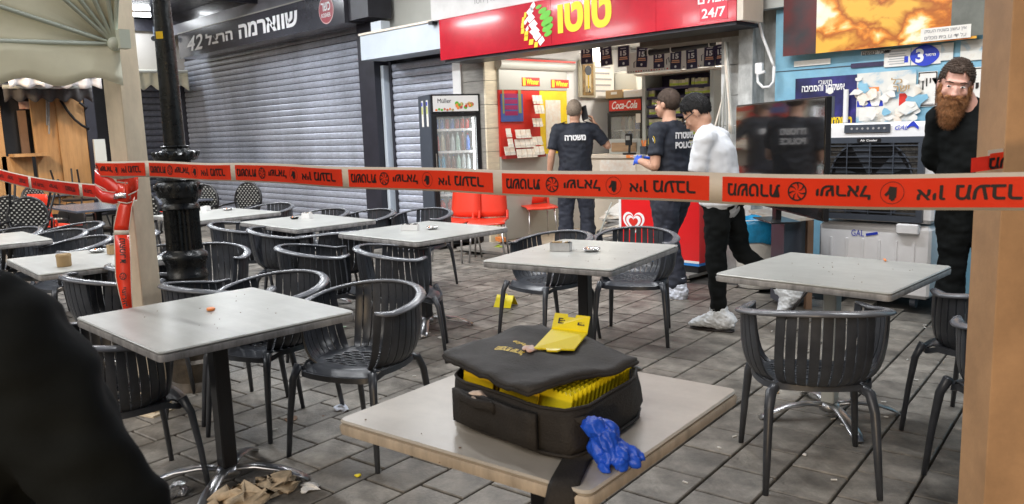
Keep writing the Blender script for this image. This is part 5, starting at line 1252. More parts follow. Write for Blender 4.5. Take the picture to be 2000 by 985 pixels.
MB().lathe((0, 0, 0), [(rf, 0), (rf, .012), (rf-.012, .012), (rf-.012, 0)], 40).xform(Matrix.Translation((cx_, YO+.017, cz_))@Matrix.Rotation(R(90), 4, 'X')).build('fan_ring', 'darkgrey', ac)
for k in range(5):
    a = 2*math.pi*k/5; e = lambda an, r: Vector((cx_+r*math.cos(an), YO+.012, cz_+r*math.sin(an)))
    MB().poly([e(a, .04), e(a+.3, rf*.9), e(a+.85, rf*.9), e(a+.8, .04)], (0, .003, 0)).build('fan_blade', 'darkgrey', ac)
for k in range(13):
    z = gz0+fr_+(gz1-gz0-2*fr_)*(k+.5)/13; wallbox('grille_louvre', 'black' if k % 2 else 'darkgrey', gx0+fr_, gx1-fr_, z-.004, z+.004, YO-.004, YO+.008, ac)
for k in range(1, 4): x = gx0+fr_+(gx1-gx0-2*fr_)*k/4; wallbox('grille_bar', 'darkgrey', x-.004, x+.004, gz0+fr_, gz1-fr_, YO-.008, YO-.0045, ac)
c = O(1700, 273); wallbox('name_plate', 'black', c.x-.09, c.x+.09, gz1-.038, gz1-.010, YO-.009, YO-.0055, ac); text('Air Cooler', .016, 'lettering', ac, (c.x, YO-.0095, gz1-.024), XR, ZU, bold=.02, width=.13, lift=.0005)
c = PY(1688, 456, YO+.04); text('GAL', .05, 'blueprint', ac, (c.x-.05, YO+.04, c.z), XR, ZU, width=.10, lift=.004); MB().box((c.x+.06, YO+.036, c.z), (.09, .003, .02), rot=Matrix.Rotation(R(-12), 3, 'Y')).build('wave_mark', 'blueprint', ac)
for k in range(6):
    x = o0+.12+(o1-o0-.2)*k/5.4; MB().box((x, YO+.035, .38), (.018, .012, .28), bev=.004).build('tank_rib', 'coolwhite', ac)
c = PY(1772, 448, YO); MB().box((c.x, YO+.02, c.z), (.16, .06, .08), bev=.01).build('filler_cap', 'coolwhite', ac)
# ================================================================== POSTERS ON THE BLUE WALL
YW = YF-.012
def poster(name, label, x0, y0, x1, y1, m, cat='poster', y=YW, tilt=0.):
    a = PY((x0+x1)/2, y0, y); b = PY((x0+x1)/2, y1, y); l = PY(x0, (y0+y1)/2, y); r = PY(x1, (y0+y1)/2, y)
    c = Vector(((l.x+r.x)/2, y, (a.z+b.z)/2)); t = thing(name, label, cat, c); wd, hg = r.x-l.x, a.z-b.z
    MB().box((0, 0, 0), (wd, .003, hg), rot=Matrix.Rotation(tilt, 3, 'Y')).build('sheet', m, t, local=True); return t, wd, hg
t, wd, hg = poster('food_poster', 'huge glossy poster of roasted meat on the upper right wall', 1541, -120, 1912, 92, 'food', y=YF-.12)
MB().box((-wd*.43, -.003, 0), (wd*.20, .003, hg)).build('dark_margin', 'flame', t, local=True); MB().box((wd*.46, -.0035, .02), (wd*.16, .003, hg)).build('dark_margin', mat('dark_green_print', (.16, .17, .15), .4, var=.3, scale=4), t, local=True)
q = PY(1846, 65, YF-.13); dx, dz = q.x-t.location.x, q.z-t.location.z
MB().box((dx, -.0065, dz), (.36, .003, .10)).build('notice_strip', 'paper', t, local=True)
text('אין עישון בשטח העסק', .03, 'greyprint', t, (dx, -.008, dz+.022), XR, ZU, bold=.02, width=.30, local=True); text('על ידי צו בית מכלים', .03, 'greyprint', t, (dx, -.008, dz-.022), XR, ZU, bold=.02, width=.30, local=True)
t, wd, hg = poster('concert_poster', 'dark blue concert poster with white Hebrew headline behind the television', 1553, 150, 1673, 246, 'party')
text('אשקלון והסביבה', .085, 'lettering', t, (-.02, -.002, hg*.27), XR, ZU, bold=.03, width=wd*.70, local=True); text('תושבי', .035, 'lettering', t, (.0, -.002, hg*.39), XR, ZU, bold=.01, width=.12, local=True)
text('ב מתנה', .09, 'yellow', t, (wd*.26, -.002, -hg*.43), XR, ZU, bold=.05, width=wd*.38, local=True); MB().box((wd*.08, -.003, -.1), (.09, .002, .28), bev=0).build('figure_print', 'darkgrey', t, local=True); MB().tube([(wd*.08, -.003, .09), (wd*.08, -.0045, .09)], .03, 12).build('figure_print', 'paper', t, local=True)
t, wd, hg = poster('torn_posters', 'patch of torn white paper remains on the blue wall above the air cooler', 1673, 140, 1788, 238, 'torn', 'posters')
MB().box((-wd*.3, -.003, .05), (wd*.38, .002, .07)).build('red_strip', 'orange', t, local=True); MB().box((-wd*.26, -.003, -.05), (wd*.45, .002, .05)).build('blue_strip', 'blueprint', t, local=True)
MB().box((-wd*.3, -.004, -hg*.33), (wd*.28, .002, hg*.28)).build('paper_scrap', 'paper', t, local=True); MB().box((wd*.3, -.004, -.04), (.06, .002, .12)).build('photo_scrap', 'redpanel', t, local=True)
rs_ = random.Random(11)
for k in range(34):
    cx2, cz2, r2 = rs_.uniform(-wd*.5, wd*.62), rs_.uniform(-hg*.5, hg*.42), rs_.uniform(.02, .075); n2 = rs_.randint(6, 10)
    MB().poly([Vector((cx2+r2*rs_.uniform(.35, 1.1)*math.cos(2*math.pi*q/n2)*1.3, -.003-.0012*k, cz2+r2*rs_.uniform(.35, 1.1)*math.sin(2*math.pi*q/n2))) for q in range(n2)], (0, .001, 0)).build('paper_scrap', rs_.choice(['paper', 'paper', 'paper', 'papercream', 'blue', 'torn', 'torn']), t, local=True)
text('כל', .05, 'card', t, (wd*.22, -.045, hg*.30), XR, ZU, bold=.02, width=.09, local=True); text('ישר', .05, 'card', t, (wd*.3, -.045, hg*.14), XR, ZU, bold=.02, width=.13, local=True)
t, wd, hg = poster('framed_notice', 'white notice with black border beside the bearded man', 1793, 140, 1830, 208, 'paper', 'notice')
for dx_, dz_, w_, h_ in ((0, hg*.47, wd*.94, .008), (0, -hg*.47, wd*.94, .008), (-wd*.46, 0, .008, hg*.94), (wd*.46, 0, .008, hg*.94)): MB().box((dx_, -.003, dz_), (w_, .002, h_)).build('border_line', 'ink', t, local=True)
text('ודיון', .09, 'ink', t, (.03, -.003, .04), XR, ZU, bold=.0, width=.16, local=True); MB().box((0, -.003, -.12), (wd*.7, .002, .006)).build('print_line', 'greyprint', t, local=True)
t, wd, hg = poster('framed_notice', 'white notice with black border half hidden by the pillar', 1868, 132, 1925, 200, 'paper', 'notice')
MB().box((0, -.003, hg*.46), (wd*.94, .002, .008)).build('border_line', 'ink', t, local=True); text('וידו', .07, 'ink', t, (0, -.003, -.02), XR, ZU, bold=.02, width=.2, local=True)
t, wd, hg = poster('typed_notice', 'white typed notice left of the blue 3 logo', 1727, 96, 1778, 130, 'paper', 'notice')
for k in range(6): MB().box((0, -.003, hg*.36-k*hg*.14), (wd*(.7-.1*(k % 2)), .002, .006)).build('print_line', 'greyprint', t, local=True)
t, wd, hg = poster('logo_notice', 'white notice with the blue rounded number 3 logo', 1780, 90, 1838, 126, 'paper', 'notice')
mb = MB(); mb.poly([Vector((-.01+.10*math.cos(a_2)*(1+.12*math.cos(2*a_2)), -.003, .085*math.sin(a_2))) for a_2 in (2*math.pi*k/24 for k in range(24))], (0, -.001, 0)); mb.build('logo_blob', 'blueprint', t, local=True)
text('3', .11, 'lettering', t, (-.045, -.005, 0), XR, ZU, bold=.04, local=True); text('גדמור', .02, 'lettering', t, (.035, -.005, 0), XR, ZU, bold=.02, width=.08, local=True); MB().box((-.15, -.003, -.02), (.03, .002, .05)).build('print_block', 'blueprint', t, local=True)
for k, (x0, y0, x1, y1, mm, lb) in enumerate(((1551, 117, 1622, 128, 'paper', 'white torn arrow-shaped paper under the food poster'), (1662, 122, 1726, 131, 'navyprint', 'thin dark blue paper strip on the blue wall'), (1682, 98, 1740, 106, 'paper', 'white strip with Hebrew letters just under the food poster'), (1838, 84, 1862, 118, 'torn', 'torn paper right of the blue 3 logo'), (1876, 78, 1925, 118, 'torn', 'torn paper close to the pillar on the wall'), (1500, 232, 1552, 240, 'paper', 'pale paper edge low on the blue wall'))):
    t, wd, hg = poster('paper_scrap', lb, x0, y0, x1, y1, mm, 'paper')
    if k == 2: text('ואכל ינוגשם', .035, 'ink', t, (0, -.003, 0), XR, ZU, bold=.01, width=wd*.9, local=True)
q0 = PY(1653, 175, YF-.05); q1 = PY(1651, 240, YF-.05); tag(MB().tube([q0, q1], .022, 10).build('white_conduit', 'white', smooth=2), 'white vertical conduit over the concert poster', 'conduit')
# panel outline on blue wall
# ================================================================== FAR LEFT: brown kiosk, end wall, second awning
LX = -13.2
def LP(px, py, X=LX): return PX(px, py, X)
bk = thing('plywood_kiosk', 'warm lit plywood kiosk with a dark serving window at far left', 'kiosk', (LX, 2, 0))
def lbox(name, m, xa, xb, ya, yb, par=bk, X=LX, o=0., th=.05):
    a = PX(xa, (ya+yb)/2, X); b = PX(xb, (ya+yb)/2, X); zt3 = PX((xa+xb)/2, ya, X).z; zb3 = PX((xa+xb)/2, yb, X).z
    return MB().box((X-th/2+o, (a.y+b.y)/2, (zt3+zb3)/2), (th, b.y-a.y, zt3-zb3)).build(name, m, par)
lbox('plywood_sheet', 'wood', 118, 172, 150, 420); lbox('plywood_sheet', 'wood', 70, 117.5, 150, 420, o=-.04)
lbox('plywood_sheet', 'wood', -60, 10, 150, 420, o=-.02); lbox('lower_sheet', 'wood', 10.5, 69.5, 305, 420, o=-.02)
lbox('dark_opening', 'black', 12, 76, 150, 304, o=-.30); lbox('inner_post', 'wooddark', 46, 62, 215, 300, o=-.2); lbox('menu_board', mat('menu_red', (.4, .12, .1), .5, var=.6, scale=9, col2=(.7, .6, .5)), 46, 66, 197, 212, o=-.22)
lbox('sill_board', 'wood', 18, 88, 300, 306, o=.25, th=.3); lbox('edge_post', 'darkframe', 172.5, 192, 150, 420, o=.02); lbox('steel_column', 'cabgrey', 187, 209, 272, 400, o=.06, X=LX+.3)
for k, (xa, ya, xb, yb) in enumerate(((118, 196, 174, 252), (155, 200, 170, 212))):
    pts = [LP(xa+(xb-xa)*s, ya+(yb-ya)*s+(10*math.sin(math.pi*s)) if k == 0 else ya+(yb-ya)*s, LX+.04) for s in (0, .25, .5, .75, 1)]
    MB().tube(pts, .02, 6).build('cable', 'black', bk, smooth=True)
for x_ in (91, 95): MB().tube([LP(x_, 195, LX+.04), LP(x_+1, 262 if x_ > 92 else 245, LX+.04)], .012, 6).build('cable', 'greycloth', bk)
def scallop_awning(label, X, xa, xb, ya, yb, m, n, par=None):
    t = thing('scalloped_awning', label, 'awning', PX(xa, ya, X), 'scalloped awnings'); a = PX(xa, ya, X); b = PX(xb, ya, X); h_ = a.z-PX(xa, yb, X).z; L = []
    for i in range(121):
        s = i/120; y = a.y+(b.y-a.y)*s; d_ = h_*(.86+.14*math.cos(2*math.pi*n*s)); L.append([Vector((X+.02*math.sin(s*40), y, a.z-d_*k/3)) for k in range(4)])
    MB().sheet(L).build('valance', m, t, smooth=True, solid=.004); MB().tube([Vector((X, a.y, a.z)), Vector((X, b.y, b.z))], .03, 8).build('rail', 'cabgrey', t)
    MB().sheet([[Vector((X, a.y, a.z)), Vector((X, b.y, b.z))], [Vector((X-1.0, a.y, a.z+.12)), Vector((X-1.0, b.y, b.z+.12))]]).build('canopy_sheet', m, t, solid=.01)
M['valwhite'] = mat('valance_white', (.62, .60, .60), .7); M['valdark'] = mat('valance_dark', (.06, .055, .055), .8)
scallop_awning('grey white scalloped valance behind the dome awning at left', LX+1.2, 15, 196, 148, 172, 'valwhite', 5)
scallop_awning('dark scalloped valance over the plywood kiosk', LX+.5, 5, 178, 170, 200, 'valdark', 6)
scallop_awning('beige scalloped valance between the cream post and the lamp post', -16.2, 246, 366, 140, 176, 'fabric', 4)
ew = thing('end_building', 'dark end wall with a beige fascia and shutter behind the lamp post', 'building', (-17.5, 5, 0))
lbox('fascia_panel', mat('beige_panel', (.42, .40, .38), .6), 240, 364, 62, 152, par=ew, X=-16.9)
lbox('light_panel', 'greybox', 242, 254, 94, 141, par=ew, X=-16.6)
lbox('steel_frame', 'darkframe', 236, 372, 40, 62, par=ew, X=-16.8)
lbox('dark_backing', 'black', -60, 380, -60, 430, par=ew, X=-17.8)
ss = thing('roller_shutter', 'dark closed roller shutter at the far end behind the lamp post', 'shutter', (-17.3, 5, 0), 'closed roller shutters')
a = PX(250, 250, -17.3); b = PX(366, 250, -17.3); zt4 = PX(300, 165, -17.3).z; f0 = None
prof = [(0, .0), (.004, .006), (.013, .04), (.012, .09), (.004, .118), (-.004, .118), (-.004, .002)]
for i in range(int(zt4/.13)):
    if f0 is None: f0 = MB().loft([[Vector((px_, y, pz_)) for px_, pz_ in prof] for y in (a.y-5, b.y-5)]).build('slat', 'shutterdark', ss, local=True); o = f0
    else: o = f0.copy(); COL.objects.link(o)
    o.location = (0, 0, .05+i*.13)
# cctv camera
q = PD(303, 73, depth(PX(303, 73, -16.5))); t = thing('security_camera', 'small dark security camera beside the lamp post top', 'camera', q); MB().tube([q, q+Vector((.18, -.1, -.05))], .05, 10).build('camera_body', 'darkgrey', t); MB().tube([q, q+Vector((0, 0, .2))], .03, 8).build('bracket', 'darkgrey', t)
# tubes under the canopy
for k, (xa, ya, xb, yb) in enumerate(((236, 28, 294, 30), (232, 50, 251, 53), (150, -60, 400, -50))):
    a = PZ(xa, ya, 3.9); b = PZ(xb, yb, 3.9); c = (a+b)/2
    t = thing('fluorescent_light', ['lit fluorescent tube under the dark canopy at top left', 'second lit tube just below and left of the longer one', 'lit fluorescent tube under the canopy above the frame'][k], 'light', c, 'fluorescent tubes under the canopy')
    L = min(1.5, (b-a).length) if k != 1 else .6; d = (b-a).normalized()
    MB().tube([c-d*L/2, c+d*L/2], .035, 10).build('tube', 'tube', t); MB().box(c+ZU*.06, (L, .09, .05), math.atan2(d.y, d.x)).build('fitting', 'white', t)
    area('tube_light', t, (0, 0, -.06), L, (16, 4, 60)[k], (.92, .96, 1), (0, 0, math.atan2(d.y, d.x)), .08)
# fluorescent fittings on a steel beam over the terrace (their glare shows on the signs and shutters; nearest row is added front fill)
bm_ = thing('terrace_beam', 'steel beam over the terrace carrying lit tubes', 'beam', (-6, 2.6, 3.6))
for yb_ in (-1.2, 2.4, 4.9):  # beam behind the camera is added, to carry the fill tubes
    MB().box((-6.5, yb_, 3.66), (12.5, .08, .10)).build('beam', 'darkframe', bm_)
for x_ in (-12.7, -.4): MB().box((x_, 1.85, 3.72), (.08, 10.2, .1)).build('cross_beam', 'darkframe', bm_)
for i in range(5):
    for j, yb_ in enumerate((2.4, 4.9, -1.2)):
        if (i == 4 and j != 1) or (i == 3 and j == 2): continue
        x = -11.6+i*2.5+j*.6-(0, 0, 1)[j]*.9
        t = thing('fluorescent_light', f'lit tube number {i+1} from the left under the {["front","rear","added nearest"][j]} terrace beam', 'light', (x, yb_, 3.6), 'fluorescent tubes over the terrace')
        MB().box((0, 0, 0), (1.25, .10, .05)).build('fitting', 'white', t, local=True); MB().tube([(-.6, 0, -.045), (.6, 0, -.045)], .02, 10).build('tube', 'tube', t, local=True)
        area('tube_light', t, (0, 0, -.075), 1.2, 36, (.96, .98, 1.), (0, 0, 0), .1)
# warm lamp lighting the plywood kiosk
t = thing('flood_light', 'warm flood light facing the plywood kiosk', 'light', (LX+2.6, 1.2, 3.3)); MB().box((0, 0, 0), (.2, .3, .16)).build('housing', 'black', t, local=True)
area('lamp_light', t, (-.14, 0, -.05), .25, 75, (1, .72, .42), (0, R(62), R(180-180)), None).rotation_euler = (0, R(60), 0)
# warm street lantern behind the camera, lighting the brown pillar
t = thing('wall_lantern', 'warm lantern on a short post behind the viewer', 'light', (1.2, -1.6, 1.0)); MB().box((0, 0, 0), (.14, .14, .2)).build('housing', 'black', t, local=True); MB().tube([(0, 0, -1), (0, 0, -.1)], .03, 10).build('stem', 'black', t, local=True)
area('lamp_light', t, (-.06, .09, 0), .2, 34, (1, .74, .45), (R(80), 0, R(35)))
# ================================================================== BLACK WICKER CHAIRS AND DARK TABLES AT FAR LEFT
def make_wicker():
    t = thing('wicker_chair', 'x', 'chair', (0, 0, 0), 'black bistro chairs with round wicker backs')
    c = Vector((0, .2, .70)); ring = [c+Vector((.20*math.cos(a), .03*math.sin(a), .21*math.sin(a))) for a in (2*math.pi*k/28 for k in range(29))]
    MB().tube(ring, .017, 8, cap=False).build('back_hoop', 'black', t, smooth=True, local=True)
    mb = MB(); n = 15
    for i in range(n):
        for j in range(n):
            x = -.19+.38*(i+.5)/n; z = -.20+.40*(j+.5)/n
            if (x/.19)**2+(z/.20)**2 < .95 and (i+j) % 2 == 0: mb.box(c+Vector((x, 0, z)), (.017, .010, .014))
    mb.build('wicker_weave', 'greypanel', t, local=True)
    MB().ell(c+Vector((0, .008, 0)), (.19, .004, .20), seg=24).build('back_panel', 'black', t, local=True)
    MB().lathe((0, -.02, .42), [(.2, 0), (.225, .01), (.225, .03), (.2, .04)], 24).build('seat', 'black', t, smooth=2, local=True)
    mb = MB()
    for i in range(n):
        for j in range(n):
            x = -.19+.38*(i+.5)/n; z = -.19+.38*(j+.5)/n
            if x*x+z*z < .032 and (i+j) % 2 == 0: mb.box((x, -.02+z, .462), (.02, .02, .003))
    mb.build('seat_weave', 'greypanel', t, local=True)
    for sx in (-1, 1):
        MB().tube([(sx*.17, -.15, .43), (sx*.21, -.22, 0)], .013, 8).build('leg', 'black', t, local=True); MB().tube([(sx*.16, .2, .58), (sx*.17, .17, .40), (sx*.2, .25, 0)], .013, 8).build('leg', 'black', t, local=True)
        MB().tube([(sx*.19, .19, .66), (sx*.24, .0, .64), (sx*.22, -.14, .62), (sx*.2, -.15, .44)], .012, 8).build('armrest', 'black', t, smooth=True, local=True)
    return t
w0 = make_wicker(); wu = [0]
def wick(px, py, deg, label, z=.72):
    p = PZ(px, py, z)
    if not wu[0]: wu[0] = 1; w0.location = (p.x, p.y, 0); w0.rotation_euler = (0, 0, R(deg)); w0['label'] = label; return w0
    return copy_thing(w0, (p.x, p.y, 0), R(deg), label)
wick(464, 389, 25, 'black round-backed chair in front of the wide shutter, right of the lamp post')
wick(378, 394, 25, 'black round-backed chair half behind the lamp post')
wick(272, 408, 70, 'black round-backed chair just right of the cream post')
wick(222, 402, 10, 'black wicker chair left of the cream post behind the dark table')
wick(42, 424, 60, 'black wicker chair with tilted oval back near the left edge')
wick(5, 420, 60, 'black wicker chair cut by the left picture edge')
wick(170, 372, 10, 'black wicker chair under the tape near the plywood kiosk')
wick(90, 392, 120, 'black wicker chair left of the bright red chair')
c = wick(150, 360, 40, 'upturned black chair stacked near the plywood kiosk', .9); c.rotation_euler = (R(180), 0, R(40)); c.location.z = 1.12
c = wick(72, 385, 70, 'upturned black chair stacked at the far left', .9); c.rotation_euler = (R(180), R(12), R(70)); c.location.z = 1.12
def dark_table(px, py, w_, d_, label):
    p = PZ(px, py, .74); t = thing('dark_table', label, 'table', (p.x, p.y, 0), 'dark tables at far left'); MB().box((0, 0, .727), (w_, d_, .026), bev=.004).build('table_top', mat('dark_top', (.10, .11, .14), .25), t, local=True)
    MB().box((0, 0, .37), (.06, .06, .68)).build('column', 'black', t, local=True); MB().box((0, 0, .015), (.4, .4, .02)).build('foot', 'black', t, local=True)
dark_table(190, 402, 1.2, .8, 'dark table left of the cream post beside the bright red chair'); dark_table(330, 388, 1.3, .8, 'dark table behind the lamp post close to the shutter'); dark_table(85, 378, 1.4, .8, 'dark table furthest left by the plywood kiosk')
# ================================================================== PEOPLE
def person(label, loc, deg, J, wear, skin='skin', hair='hairdark', scale=1., headrot=(0, 0, 0), beard=False, hands=('L', 'R'), hairstyle='short', vox=.0075, fat=1., hs=1.05):
    t = thing('person', label, 'person', (0, 0, 0))
    D = dict(pel=(0, 0, .95), wai=(0, 0, 1.09), che=(0, 0, 1.28), nb=(0, .015, 1.46), hd=(0, -.01, 1.625),
             hL=(.09, 0, .92), kL=(.10, -.015, .50), aL=(.105, .02, .09), hR=(-.09, 0, .92), kR=(-.10, -.015, .50), aR=(-.105, .02, .09),
             sL=(.185, .01, 1.42), eL=(.235, .03, 1.13), wL=(.245, -.05, .89), sR=(-.185, .01, 1.42), eR=(-.235, .03, 1.13), wR=(-.245, -.05, .89), fL=(0, -1, 0), fR=(0, -1, 0))
    D.update(J); V = {k: Vector(v) for k, v in D.items() if isinstance(v, tuple)}
    HR = Euler([R(a) for a in headrot]).to_matrix()@Matrix.Scale(hs, 3); hd = V['hd']
    X1 = (V['sL']-V['sR']).normalized(); XP = (V['hL']-V['hR']).normalized()
    def torso(mb, e, low=True):
        f = fat
        mb.tube([V['pel']-Vector((0, 0, .06)), V['pel']+Vector((0, 0, .04)), V['wai'], V['che'], V['che'].lerp(V['nb'], .55), V['che'].lerp(V['nb'], .88)],
                [(.155*f+e, .11*f+e), (.165*f+e, .12*f+e), (.150*f+e, .108*f*f+e), (.175*f+e, .122*f+e), (.165*f+e, .105+e), (.09+e, .07+e)], 20, ref=X1, dome=True)
        for s in 'LR': mb.tube([V['che'].lerp(V['nb'], .62), V['s'+s]-X1*(.02 if s == 'L' else -.02)], [(.085+e, .085+e), (.062+e, .062+e)], 14, dome=True)
    # ---- body
    b = MB(); torso(b, -.012)
    b.tube([V['nb']-Vector((0, 0, .05)), V['nb'].lerp(hd, .35), hd+HR@Vector((0, .025, -.06))], [.072*min(fat, 1.1), .056, .055], 14, dome=True)
    for s in 'LR':
        b.tube([V['s'+s], V['s'+s].lerp(V['e'+s], .5), V['e'+s]], [.056, .050, .040], 12, dome=True); b.tube([V['e'+s], V['e'+s].lerp(V['w'+s], .35), V['w'+s]], [.041, .042, .027], 12, dome=True)
        b.tube([V['h'+s], V['h'+s].lerp(V['k'+s], .5), V['k'+s]], [.085, .074, .054], 12, dome=True); b.tube([V['k'+s], V['k'+s].lerp(V['a'+s], .35), V['a'+s]], [.053, .056, .034], 12, dome=True)
        ft = V['f'+s].normalized(); a = V['a'+s]; up = XP.cross(ft)*-1; up = up if up.z > 0 else -up; b.tube([a-ft*.04-up*.035, a+ft*.06-up*.045, a+ft*.15-up*.058], [(.030, .030), (.034, .026), (.030, .016)], 12, ref=XP, dome=True)
    def he(c, r, rot=None): b.ell(hd+HR@Vector(c), r, HR@(rot or Matrix.Identity(3)), 16, 11)
    he((0, .018, .025), (.074, .094, .092)); he((0, -.02, -.04), (.062, .072, .072)); he((0, -.045, -.085), (.040, .038, .026)); he((0, -.088, -.03), (.012, .016, .026), Matrix.Rotation(R(-18), 3, 'X')); he((0, -.098, -.045), (.016, .014, .011))
    he((0, -.066, .016), (.048, .018, .012)); he((0, -.082, -.072), (.024, .010, .008))
    for s in (-1, 1): he((s*.076, .012, -.012), (.010, .020, .030)); he((s*.036, -.066, -.035), (.024, .016, .02))
    bo = b.build('body', skin, None); remesh(bo, vox, 2); bo.parent = t
    # hands, separate fine fingers rooted in the palm: merged with the body mesh
    hm = MB()
    for s in 'LR':
        if s not in hands: continue
        wv = V['w'+s]; d = V.get('hd'+s, (wv-V['e'+s])).normalized(); pn = V.get('hn'+s, Vector((-1 if s == 'L' else 1, 0, 0))); pn = (pn-d*pn.dot(d)).normalized(); sd = d.cross(pn)
        hm.tube([wv-d*.02, wv+d*.03, wv+d*.085], [(.026, .019), (.036, .017), (.040, .013)], 12, ref=sd, dome=True); cl = J.get('curl', .45)
        for k in range(4):
            o_ = (k-1.5)*.0205; L = (.066, .076, .072, .056)[k]; p = wv+d*.083+sd*o_; dd_ = d; pts = [p-d*.01]
            for q in range(3):
                dd_ = (dd_*math.cos(cl)+pn*math.sin(cl)).normalized(); p = p+dd_*L*(.45, .32, .26)[q]; pts.append(p)
            hm.tube(pts, [.0095, .009, .0082, .007], 8, dome=True)
        tb = wv+d*.03+sd*.03*(1); hm.tube([wv+d*.02-sd*.02, wv+d*.045-sd*.04+pn*.012, wv+d*.075-sd*.048+pn*.028], [.013, .011, .008], 8, dome=True)
    hands_glove = wear.get('gloves')
    if hm.v:
        ho = hm.build('glove' if hands_glove else 'hands', 'glove' if hands_glove else skin, None); remesh(ho, .0036, 1)
        if hands_glove: ho.parent = t
        else:
            bmm = bmesh.new(); bmm.from_mesh(bo.data); bmm.from_mesh(ho.data); bmm.to_mesh(bo.data); bmm.free(); bo.data.shade_smooth(); bpy.data.objects.remove(ho)
    # ---- shirt
    s_ = MB(); torso(s_, .012)
    sl = wear.get('sleeve', .75)
    for s in 'LR':
        s_.ell(V['s'+s]+X1*(.004 if s == 'L' else -.004)-ZU*.004, (.067, .070, .068))
        if sl <= 1: s_.tube([V['s'+s], V['s'+s].lerp(V['e'+s], sl*.5), V['s'+s].lerp(V['e'+s], sl)], [.072, .068, .066], 14)
        else: s_.tube([V['s'+s], V['s'+s].lerp(V['e'+s], .5), V['e'+s]], [.074, .068, .058], 14, dome=True); s_.tube([V['e'+s], V['w'+s]], [.058, .042], 14, dome=True)
    if wear.get('collar'): s_.tube([V['nb']-Vector((0, 0, .06)), V['nb']+Vector((0, 0, .015)), V['nb']+Vector((0, 0, .035))], [.09, .070, .068], 14)
    if wear.get('hem'): s_.tube([V['pel']+Vector((0, 0, .05)), V['pel']-Vector((0, 0, wear['hem']))], [(.178*fat, .135*fat), (.182*fat, .142*fat)], 18, ref=XP)
    so_ = s_.build('shirt', wear['shirt']); remesh(so_, .009, 12, amp=wear.get('amp', .012), nsc=8, amp2=.004, nsc2=22); so_.parent = t
    # ---- trousers
    r_ = MB()
    r_.tube([V['pel']+Vector((0, 0, .06)), V['pel']-Vector((0, 0, .05))], [(.165*fat, .122*fat), (.172*fat, .128*fat)], 18, ref=XP, dome=True); b1 = wear.get('baggy', .0)
    for s in 'LR': r_.tube([V['h'+s]-ZU*.0, V['h'+s].lerp(V['k'+s], .5), V['k'+s], V['k'+s].lerp(V['a'+s], .5), V['k'+s].lerp(V['a'+s], .92)], [.098+b1, .090+b1, .068+b1, .064+b1, .052+b1], 14, dome=True)
    ro = r_.build('trousers', wear['trousers']); remesh(ro, .010, 4, amp=.016, nsc=9, amp2=.003, nsc2=26); ro.parent = t
    # ---- shoes
    for s in 'LR':
        ft = V['f'+s].normalized(); a = V['a'+s]; k = wear['shoes'][0 if s == 'L' else 1]; up = XP.cross(ft)*-1
        up = up if up.z > 0 else -up; m = MB()
        if k == 'shoe':
            m.tube([a-ft*.07-up*.03, a-ft*.02-up*.025, a+ft*.07-up*.035, a+ft*.15-up*.05, a+ft*.19-up*.06], [(.038, .05), (.042, .055), (.045, .045), (.045, .03), (.032, .018)], 14, ref=XP, dome=True); o = m.build('shoe', 'black'); remesh(o, .007, 2); o.parent = t
        elif k == 'cover':
            m.tube([a-ft*.08-up*.02, a-ft*.02+up*.0, a+ft*.07-up*.02, a+ft*.16-up*.045, a+ft*.20-up*.055], [(.05, .06), (.058, .085), (.055, .055), (.050, .034), (.034, .02)], 16, ref=XP, dome=True); m.tube([a-up*.02, a+up*.075], [.06, .062], 14, dome=True)
            o = m.build('shoe_cover', 'shoecover'); remesh(o, .006, 2, amp=.008, nsc=22, amp2=.005, nsc2=60); o.parent = t
            MB().tube([a-ft*.10-up*.086, a+ft*.05-up*.086, a+ft*.20-up*.080], [(.038, .010), (.046, .010), (.034, .009)], 12, ref=XP, dome=True).build('sole', 'ink', t, smooth=True, local=True)
        elif k == 'bag':
            m.tube([a+up*.10, a+up*.06, a+up*.0-ft*.0, a-up*.05+ft*.04, a-up*.075+ft*.05], [(.05, .05), (.055, .06), (.075, .095), (.088, .13), (.07, .11)], 18, ref=XP, dome=True); o = m.build('shoe_bag', 'bagwhite'); remesh(o, .006, 2, amp=.010, nsc=18, amp2=.007, nsc2=45); o.parent = t
            MB().tube([a-up*.082-ft*.06, a-up*.084+ft*.06, a-up*.080+ft*.16], [(.04, .010), (.055, .010), (.04, .009)], 12, ref=XP, dome=True).build('sole', mat('blue_sole', (.02, .03, .25), .5), t, smooth=True, local=True)
            MB().tube([a+up*.085+XP*.055*math.cos(q)+ft*.055*math.sin(q) for q in (2*math.pi*i/14 for i in range(15))], .006, 6, cap=False).build('bag_knot', 'bagwhite', t, smooth=True, local=True)
    # ---- hair
    if hairstyle:
        hb_ = MB(); seg, rg_ = 40, 26; grid = {}; pts = []; faces = []
        for i in range(rg_+1):
            ph = math.pi*i/rg_
            for j in range(seg):
                th = 2*math.pi*j/seg; p = Vector((math.sin(ph)*math.sin(th), math.sin(ph)*-math.cos(th), math.cos(ph)))     # -Y is the face
                n_ = 1+.015*noise.noise(p*9)+.008*noise.noise(p*22)
                grid[i, j] = len(pts); pts.append(Vector((p.x*.0785*n_, p.y*.0985*n_+.018, p.z*(.098 if hairstyle != 'buzz' else .094)*n_+.026)))
        def keep(p):
            p = p+Vector((0, 0, .012*noise.noise(p*70))); back = p.y > .03
            if back: return p.z > -.055+.25*max(0, -(p.y-.09))
            if p.y > -.005: return p.z > (.0 if abs(p.x) > .04 else -.05)
            return p.z > .062+ .15*(abs(p.x) < .045)*0 and True if abs(p.x) < .055 else p.z > .035
        for i in range(rg_):
            for j in range(seg):
                f = (grid[i, j], grid[i, (j+1) % seg], grid[i+1, (j+1) % seg], grid[i+1, j]); c = sum((pts[k] for k in f), Vector())/4
                if keep(c): faces.append(f)
